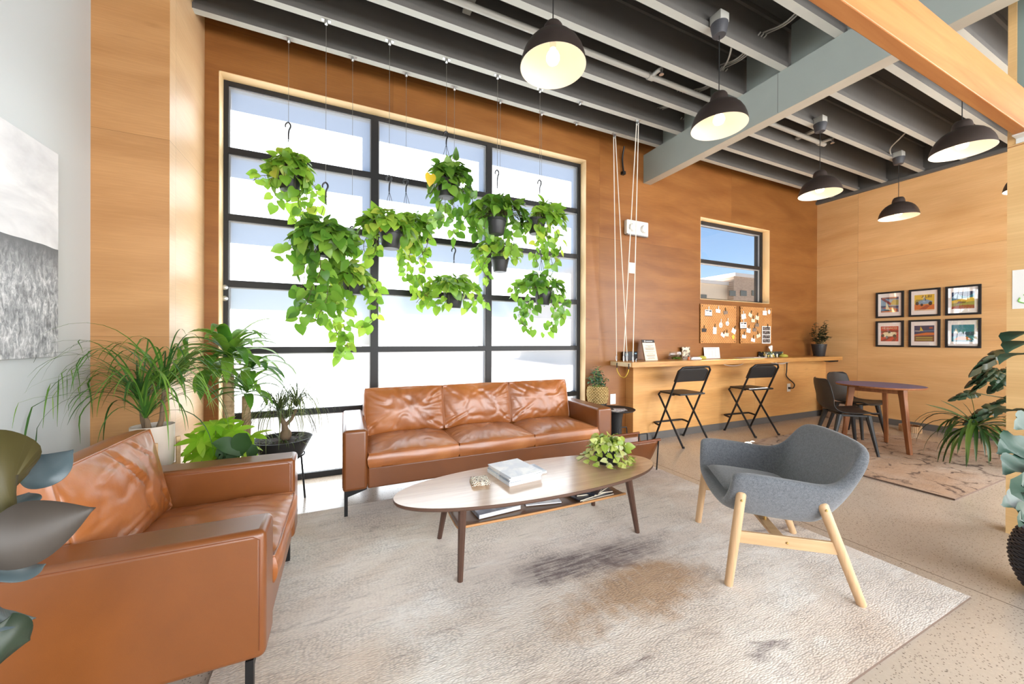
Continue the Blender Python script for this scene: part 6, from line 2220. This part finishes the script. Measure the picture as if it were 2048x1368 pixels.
# ------------------------------------------------------------------ big-leaved plant in the left foreground
def foreground_plant():
    bx, by = -.86, .96
    t = thing('rubber_plant', 'large leaved rubber plant at the left edge, in front of the leather armchair', 'potted plant', (bx, by, 0))
    o = V((bx, by, 0))
    pot_parts(t, .32, .16, .32)
    m = MB(); m.tube(smoothpath([(0, 0, .29), (.02, .0, .6), (.0, .03, .85), (.02, .05, 1.12)], 5), [.014]*16, 10); m.build('stem', M['trunk_grey'], t)
    def big(name, pts, W, mat, n_, p_=1.0, lab=None, fold=.12):
        P = [at(x, y, Y)-o for x, y, Y in pts]
        Q = smoothpath(P, 7)
        ov = oval(W, p_); mb = MB(); blade(mb, Q, lambda tt: ov(tt)*(1-tt**9)**.6, n_, fold)
        ob = mb.build(name, M[mat], t, smooth=80, solid=.0012)
        if lab: plabel(ob, lab)
        st = P[0]
        m2 = MB(); m2.tube([V((.01, .02, max(.35, st.z-.05))), st.lerp(V((.01, .02, st.z)), .5)+V((0, 0, -.01)), st], .005, 8)
        m2.build('petiole', M['petiole'], ob)
    big('leaf', [(-60, 975, .92), (-10, 960, .93), (30, 950, .95), (56, 948, .98)], .083, 'rubber_under', (.35, -1, .15), .8, 'olive underside of a round leaf')
    big('leaf', [(38, 962, 1.08), (75, 948, 1.08), (112, 930, 1.09), (147, 899, 1.10)], .040, 'rubber', (.1, -.9, .7), 1.0, 'grey blue leaf with pale ribs')
    big('leaf', [(-70, 1040, .95), (-10, 1025, .98), (30, 1005, 1.02), (58, 985, 1.06)], .042, 'rubber', (.0, -.5, 1), .9)
    big('leaf', [(-60, 1100, .86), (20, 1078, .88), (100, 1050, .91), (192, 1015, .95)], .052, 'rubber_brown', (.15, -1, .2), .9, 'long grey brown leaf underside')
    big('leaf', [(-60, 1148, .84), (0, 1146, .86), (50, 1143, .88), (92, 1128, .9)], .026, 'rubber', (.0, -.55, 1), 1.0, 'pale blue grey leaf')
    big('leaf', [(-60, 1236, .80), (-5, 1238, .82), (35, 1238, .84), (72, 1236, .86)], .026, 'rubber', (.0, -.6, 1), .6, 'pale rounded leaf')
    big('leaf', [(-70, 1296, .78), (-20, 1290, .80), (20, 1284, .81), (60, 1280, .83)], .038, 'rubber_green', (.1, -1, .4), .9, 'dark green leaf')


foreground_plant()


# ------------------------------------------------------------------ woven planter by the sofa
def woven_planter():
    c = at(1195, 806, 3.415)
    t = thing('potted_peperomia', 'blue-green leafy plant in a woven straw planter between the sofa and the counter', 'potted plant', (c.x, 3.415, 0))
    r = random.Random(3)
    z0 = c.z
    prof = [(.0001, 0), (.085, 0), (.098, .02), (.112, .08), (.115, .12), (.112, .155), (.104, .185), (.098, .19), (.094, .185), (.1, .15), (.0001, .15)]
    m = MB(); m.lathe([(a, b+z0) for a, b in prof], 40)
    wm = NT('woven_straw')
    ss = wm.n('SeparateXYZ', {0: wm.obj()})
    an = wm.math('ARCTAN2', ss.outputs[1], ss.outputs[0])
    u = wm.math('MULTIPLY', an, 22/(2*PI)); v = wm.math('DIVIDE', ss.outputs[2], .016)
    rw = wm.math('FLOOR', v)
    uu = wm.math('FRACT', wm.math('ADD', u, wm.math('MULTIPLY', rw, .5)))
    h = wm.math('MULTIPLY', wm.math('SINE', wm.math('MULTIPLY', uu, PI)), wm.math('SINE', wm.math('MULTIPLY', wm.math('FRACT', v), PI)))
    cc = wm.ramp(h, [(.1, srgb(134, 100, 52)), (.4, srgb(206, 174, 112)), (1, srgb(232, 206, 150))])
    wmat = wm.done(wm.pbr(cc, .8, 0, .2, wm.bump(h, .8, .008)))
    m.build('planter', wmat, t, smooth=60)
    m = MB()
    for k in range(11):         # braided courses standing proud of the basket wall
        z = z0+.012+.0162*k
        f = (z-z0)
        rr = .0985+.0165*math.sin(min(1, f/.19)*PI*.86) if f > .01 else .09
        pts = [V((rr*math.cos(2*PI*j/66)*(1+.02*(-1)**(j+k)), rr*math.sin(2*PI*j/66)*(1+.02*(-1)**(j+k)), z+.004*math.sin(j*PI*2/3+k))) for j in range(66)]
        m.tube(pts, .0062, 6, True)
    m.build('braid', wmat, t, smooth=60)
    m = MB(); m.lathe([(.0945, z0+.172), (.0001, z0+.178)], 24); m.build('soil', M['soil'], t)
    # the planter stands on a small black stool hidden behind the sofa arm
    s = thing('plant_stool', 'black stool under the woven planter, mostly hidden behind the sofa arm', 'stool', (c.x, 3.415, 0))
    m = MB(); m.lathe([(.0001, z0-.021), (.098, z0-.021), (.10, z0-.018), (.10, z0-.004), (.098, z0-.001), (.0001, z0-.001)], 32); m.build('stool_top', M['black_plastic'], s)
    for k in range(3):
        a = 2*PI*k/3; m = MB(); m.tube([(.07*math.cos(a), .07*math.sin(a), z0-.02), (.085*math.cos(a), .085*math.sin(a), .001)], .009, 8); m.build('leg', M['metal_black'], s)
    fol = MB(); st = MB()
    for sx, sy, hgt in ((-.03, 0, .25), (.03, .02, .20), (.0, -.04, .17), (.05, -.02, .13), (-.06, -.01, .14), (0, 0, .30)):
        top = V((sx*1.8, sy*1.6, z0+.17+hgt*.78))
        st.tube(smoothpath([V((sx*.5, sy*.5, z0+.16)), V((sx*1.2, sy, z0+.16+hgt*.45)), top], 4), .004, 6)
        n = int(9+hgt*20)
        for k in range(n):
            f = .25+.75*(k+1)/n
            b = V((sx*.5, sy*.5, z0+.16)).lerp(top, f)
            a = 2.4*k+sx*40
            d = V((math.cos(a), math.sin(a), .2+.9*f*r.random())).normalized()
            L = r.uniform(.065, .095)*(1.15-.35*f)
            p = arc(b, d, L, r.uniform(.3, .8), 6)
            blade(fol, p, oval(L*.30, .8), (0, 0, 1), .15)
    fol.build('foliage', M['pepero'], t, smooth=80)
    st.build('stems', M['petiole'], t)


woven_planter()


# ------------------------------------------------------------------ variegated pothos on the coffee table
def table_plant():
    t = thing('potted_pothos', 'variegated lime pothos in a black pot on the right end of the coffee table', 'potted plant', (1.575, 1.955, TZ))
    r = random.Random(55)
    R_, Hh = .088, .125
    m = MB(); m.lathe([(.0001, .0005), (R_*.88, .0005), (R_*.9, .004), (R_, Hh-.01), (R_, Hh), (R_*.95, Hh), (R_*.92, Hh-.02), (.0001, Hh-.02)], 36)
    m.build('pot', M['black_plastic'], t, smooth=40)
    m = MB(); m.lathe([(R_*.92, Hh-.019), (.0001, Hh-.012)], 24); m.build('soil', M['soil'], t)
    fol = MB(); st = MB()
    crown_leaves(fol, st, V((0, 0, Hh-.005)), r, .047, 78, .135, .07, .125, .0, .6)
    for k in range(13):
        a = 2*PI*k/13+r.uniform(-.2, .2)
        L = r.uniform(.8, 1.35)
        P = [V((R_*.6*math.cos(a), R_*.6*math.sin(a), Hh)), V((R_*1.15*math.cos(a), R_*1.15*math.sin(a), Hh+.005)), V((R_*1.35*math.cos(a), R_*1.35*math.sin(a), Hh*.5)), V((R_*(1.4+.25*L)*math.cos(a), R_*(1.4+.25*L)*math.sin(a), .022)), V((R_*(1.4+.7*L)*math.cos(a+.3), R_*(1.4+.6*L)*math.sin(a+.3), .016))]
        stem_p = smoothpath(P, 5)
        st.tube(stem_p, .0022, 5)
        for i in range(3, len(stem_p), 3):
            b = stem_p[i]; sd = 1 if (i//3) % 2 else -1
            d = V((math.cos(a+sd*1.0), math.sin(a+sd*1.0), r.uniform(-.6, .15)))
            l = r.uniform(.034, .05)
            if b.z < .05: d.z = .1
            heart_leaf(fol, b+V((0, 0, .006)), d, V((math.cos(a)*.5, math.sin(a)*.5-.3, 1)), l, l*.78, .3)
    vv = [tuple((p[0], p[1], max(p[2], .003))) for p in fol.v]; fol.v = vv
    fol.build('foliage', M['pothos_lime'], t, smooth=60)
    st.build('stems', M['petiole'], t)


table_plant()


# ------------------------------------------------------------------ dark bush on the counter
def counter_plant():
    x = at(1638, 708, 3.36).x
    t = thing('potted_bush', 'dark small leaved plant in a black pot at the right end of the counter', 'potted plant', (x, 3.36, CT))
    r = random.Random(14)
    R_, Hh = .10, .19
    m = MB(); m.lathe([(.0001, .0005), (R_*.72, .0005), (R_*.74, .004), (R_*.97, Hh-.02), (R_, Hh-.018), (R_, Hh), (R_*.94, Hh), (R_*.9, Hh-.03), (.0001, Hh-.03)], 32)
    m.build('pot', M['pot_plastic'], t, smooth=40)
    m = MB(); m.lathe([(R_*.9, Hh-.029), (.0001, Hh-.02)], 24); m.build('soil', M['soil'], t)
    fol = MB(); st = MB()
    tips = [(-.22, 0, .36), (-.16, -.05, .30), (-.10, .03, .42), (-.05, -.05, .46), (-.03, .05, .52), (.04, -.04, .44), (.09, .03, .42), (.15, -.02, .46), (.19, .02, .56), (.22, .0, .50), (.16, -.06, .30), (.07, -.09, .30), (-.07, -.09, .28), (0, .0, .38), (.20, 0, .36), (-.19, -.03, .24)]
    for tp in tips:
        tp = V(tp); b = V((tp.x*.2, tp.y*.2, Hh-.02))
        P = smoothpath([b, b.lerp(tp, .5)+V((tp.x*.1, 0, .02)), tp], 6)
        st.tube(P, .003, 5)
        for i in range(3, len(P)):
            for q in range(2):
                a = r.uniform(0, 2*PI)
                d = V((math.cos(a), math.sin(a), r.uniform(-.1, .9))).normalized()
                L = r.uniform(.04, .062)
                blade(fol, arc(P[i], d, L, .4, 5), oval(L*.30), (0, 0, 1), .2)
    fol.build('foliage', M['zz'], t, smooth=80)
    st.build('stems', M['vine'], t)


counter_plant()


# ------------------------------------------------------------------ plants by the right wall, behind the pier
def marginata():
    c = at(1953, 852, 1.40)
    px_, py_ = 5.86, 1.0
    t = thing('dragon_tree', 'dracaena with a fountain of narrow dark blades leaning out from behind the pier', 'potted plant', (px_, py_, 0))
    o = V((px_, py_, 0)); r = random.Random(23)
    pot_parts(t, .26, .13, .245)
    hd = c-o
    m = MB(); m.tube(smoothpath([V((0, 0, .23)), V((-.04, .02, .33)), hd*.7+V((0, 0, .16)), hd], 5), .010, 8); m.build('stem', M['trunk'], t)
    fol = MB()
    for k in range(64):
        a = r.uniform(0, 2*PI); el = r.uniform(-.55, 1.0)
        d = V((math.cos(a), math.sin(a), el)).normalized()
        p = arc(hd+rdir(r)*.01, d, r.uniform(.34, .62), r.uniform(.7, 1.6), 10, r.uniform(-.02, .02))
        for q in p: q.z = max(q.z, .03)
        blade(fol, p, strap(r.uniform(.010, .015)), (0, 0, 1), .3)
    for (x, y) in ((1850, 808), (1937, 775), (1925, 805), (1880, 800)):
        q = at(x, y, 1.42)-o
        blade(fol, smoothpath([hd, hd.lerp(q, .5)+V((0, 0, .03)), q], 6), strap(.014), (.2, -1, .6), .3)
    h2 = V((.12, .05, .56))
    for k in range(34):
        a = r.uniform(0, 2*PI)
        p = arc(h2, V((math.cos(a), math.sin(a), r.uniform(-.2, .9))), r.uniform(.25, .45), r.uniform(.8, 1.5), 9)
        blade(fol, p, strap(.010), (0, 0, 1), .3)
    m = MB(); m.tube([(0, 0, .23), (.08, .03, .4), h2], .010, 8); m.build('stem', M['trunk'], t)
    fol.build('foliage', M['marginata'], t, smooth=80)


marginata()


def monstera_leaf(mb, base, tip, n_, W, splits=3):
    d = (tip-base); L = d.length; d.normalize(); n_ = V(n_); n_ = (n_-d*n_.dot(d)).normalized(); s = d.cross(n_)
    # a heart outline with notches cut in from the margin
    def wv(t): return W*(1.0-t)**.55*min(1, (t+.16)*3.0)**.6
    N = 30
    for sd in (1, -1):
        vs = []; fs = []
        for i in range(N):
            t = -.12+1.12*i/(N-1)
            w_ = wv(max(0, min(1, t+.0)))
            ph = ((t+.1)*splits*1.15+(.25 if sd > 0 else 0)) % 1
            if .12 < t < .82 and ph < .22: w_ *= .42
            mid = base+d*(max(0, t)*L)-n_*(.25*L*max(0, t)**2)
            vs += [mid, mid.lerp(base+d*(t*L)+s*(sd*w_)-n_*(.1*L*t*t), .55)+n_*.012, base+d*(t*L)+s*(sd*w_)-n_*(.25*L*max(0, t)**2+.10*w_)]
        for i in range(N-1):
            a = 3*i
            for q in (0, 1):
                f = (a+q, a+q+1, a+q+4, a+q+3)
                fs.append(f if sd > 0 else f[::-1])
        mb.add(vs, fs)


def monstera():
    px_, py_ = 6.60, 1.0
    t = thing('monstera', 'monstera with split leaves by the right wall, mostly hidden behind the pier', 'potted plant', (px_, py_, 0))
    o = V((px_, py_, 0)); r = random.Random(29)
    pot_parts(t, .30, .15, .30)
    fol = MB(); st = MB()
    for (bx, by, tx, ty, Y, W, n_) in ((2020, 702, 1958, 716, 1.36, .13, (.0, -.35, 1)), (1985, 736, 1950, 762, 1.42, .085, (-.5, -.6, .6)), (1992, 742, 1958, 773, 1.38, .07, (-.5, -.5, .5)), (2014, 748, 1992, 780, 1.35, .13, (-.6, -.7, .4)), (1952, 786, 1918, 790, 1.50, .085, (-.9, -.3, .3)), (2002, 812, 1952, 826, 1.36, .12, (-.2, -.5, .8)), (2030, 735, 2004, 745, 1.33, .06, (-.6, -.7, .3)), (2025, 795, 2000, 806, 1.33, .06, (-.6, -.7, .3))):
        b = at(bx, by, Y)-o; q = at(tx, ty, Y)-o
        monstera_leaf(fol, b, q, n_, W*.68)
        st.tube(smoothpath([V((0, 0, .28)), V((b.x*.4, b.y*.4, .28+(b.z-.28)*.7)), b], 5), .006, 6)
    fol.build('foliage', M['monstera'], t, smooth=80)
    st.build('stems', M['vine'], t)


monstera()


# ------------------------------------------------------------------ fiddle leaf fig in the dark woven basket
def fiddle():
    bx, by = 3.03, .50
    t = thing('fiddle_leaf_fig', 'fiddle leaf fig in a round black woven basket at the right edge by the pier', 'potted plant', (bx, by, 0))
    o = V((bx, by, 0)); r = random.Random(2)
    prof = [(.0001, .001), (.085, .001), (.10, .008), (.128, .05), (.150, .11), (.158, .17), (.155, .22), (.142, .27), (.128, .30), (.122, .305), (.118, .298), (.13, .26), (.0001, .255)]
    bm = plain('black_wicker', (34, 34, 40), .5, var=.2, vscale=60)
    m = MB(); m.lathe(prof, 48); m.build('basket', bm, t, smooth=60)
    m = MB()
    P = [V((a, b)) for a, b in prof[2:9]]
    K = 30
    for k in range(K):
        z = .012+.285*k/(K-1)
        # radius by interpolation of the profile
        rr = prof[2][0]
        for (a0, z0), (a1, z1) in zip(prof[2:9], prof[3:10]):
            if z0 <= z <= z1: rr = a0+(a1-a0)*(z-z0)/(z1-z0)
        n = 72
        pts = [V(((rr+.004*(1 if (j//2+k) % 2 else -.3))*math.cos(2*PI*j/n), (rr+.004*(1 if (j//2+k) % 2 else -.3))*math.sin(2*PI*j/n), z)) for j in range(n)]
        m.tube(pts, .0045, 6, True)
    m.build('wicker_weave', bm, t, smooth=60)
    m = MB(); m.lathe([(.129, .262), (.0001, .27)], 24); m.build('soil', M['soil'], t)
    m = MB(); m.tube(smoothpath([(0, 0, .26), (.01, .01, .5), (.0, .02, .8), (.02, .02, 1.05)], 4), .009, 8); m.build('stem', M['trunk_grey'], t)
    fol = MB(); st = MB()
    fid = lambda W: (lambda tt: W*(.62*math.exp(-((tt-.22)/.2)**2)+1.0*math.exp(-((tt-.68)/.24)**2))*(1-tt**10)*min(1, tt*12))
    def lf(pts, W, n_):
        P_ = [at(x, y, Y)-o for x, y, Y in pts]
        Q = smoothpath(P_, 8); k = len(Q)
        for i, q in enumerate(Q): q.z += .006*math.sin(i*1.3)
        blade(fol, Q, fid(W), n_, .25)
        a = V((.005, .015, P_[0].z-.03)); st.tube([a, a.lerp(P_[0], .5), P_[0]], .004, 6)
    lf([(2110, 875, .52), (2070, 888, .52), (2030, 892, .52), (1992, 906, .54)], .058, (.0, -.75, .7))
    lf([(2110, 905, .50), (2070, 912, .49), (2035, 930, .48), (2004, 948, .48)], .045, (-.1, -.5, .9))
    lf([(2110, 1000, .46), (2075, 1000, .46), (2035, 1008, .46), (2000, 1008, .46)], .046, (0, -.8, .6))
    lf([(2120, 800, .54), (2085, 825, .53), (2050, 848, .52), (2026, 856, .52)], .05, (-.2, -.8, .5))
    lf([(2090, 940, .45), (2062, 952, .44), (2042, 975, .44), (2046, 1000, .44)], .04, (-.6, -.8, .2))
    lf([(2095, 1010, .44), (2070, 1015, .43), (2048, 1030, .43), (2036, 1052, .43)], .04, (-.3, -.9, .4))
    for k in range(14):      # the rest of the crown, beyond the frame
        a = r.uniform(-1.9, 1.3); z = .55+.05*k
        b = V((.01, .015, z)); d = V((math.cos(a), math.sin(a), r.uniform(.1, .6))).normalized()
        p = arc(b+d*.04, d, r.uniform(.18, .24), .7, 9)
        if any((q+o).y > .80 for q in p): continue
        blade(fol, p, fid(.06), (0, 0, 1), .25)
        st.tube([b, b+d*.045], .004, 6)
    fol.build('foliage', M['fiddle'], t, smooth=80)
    st.build('stems', M['petiole'], t)


fiddle()
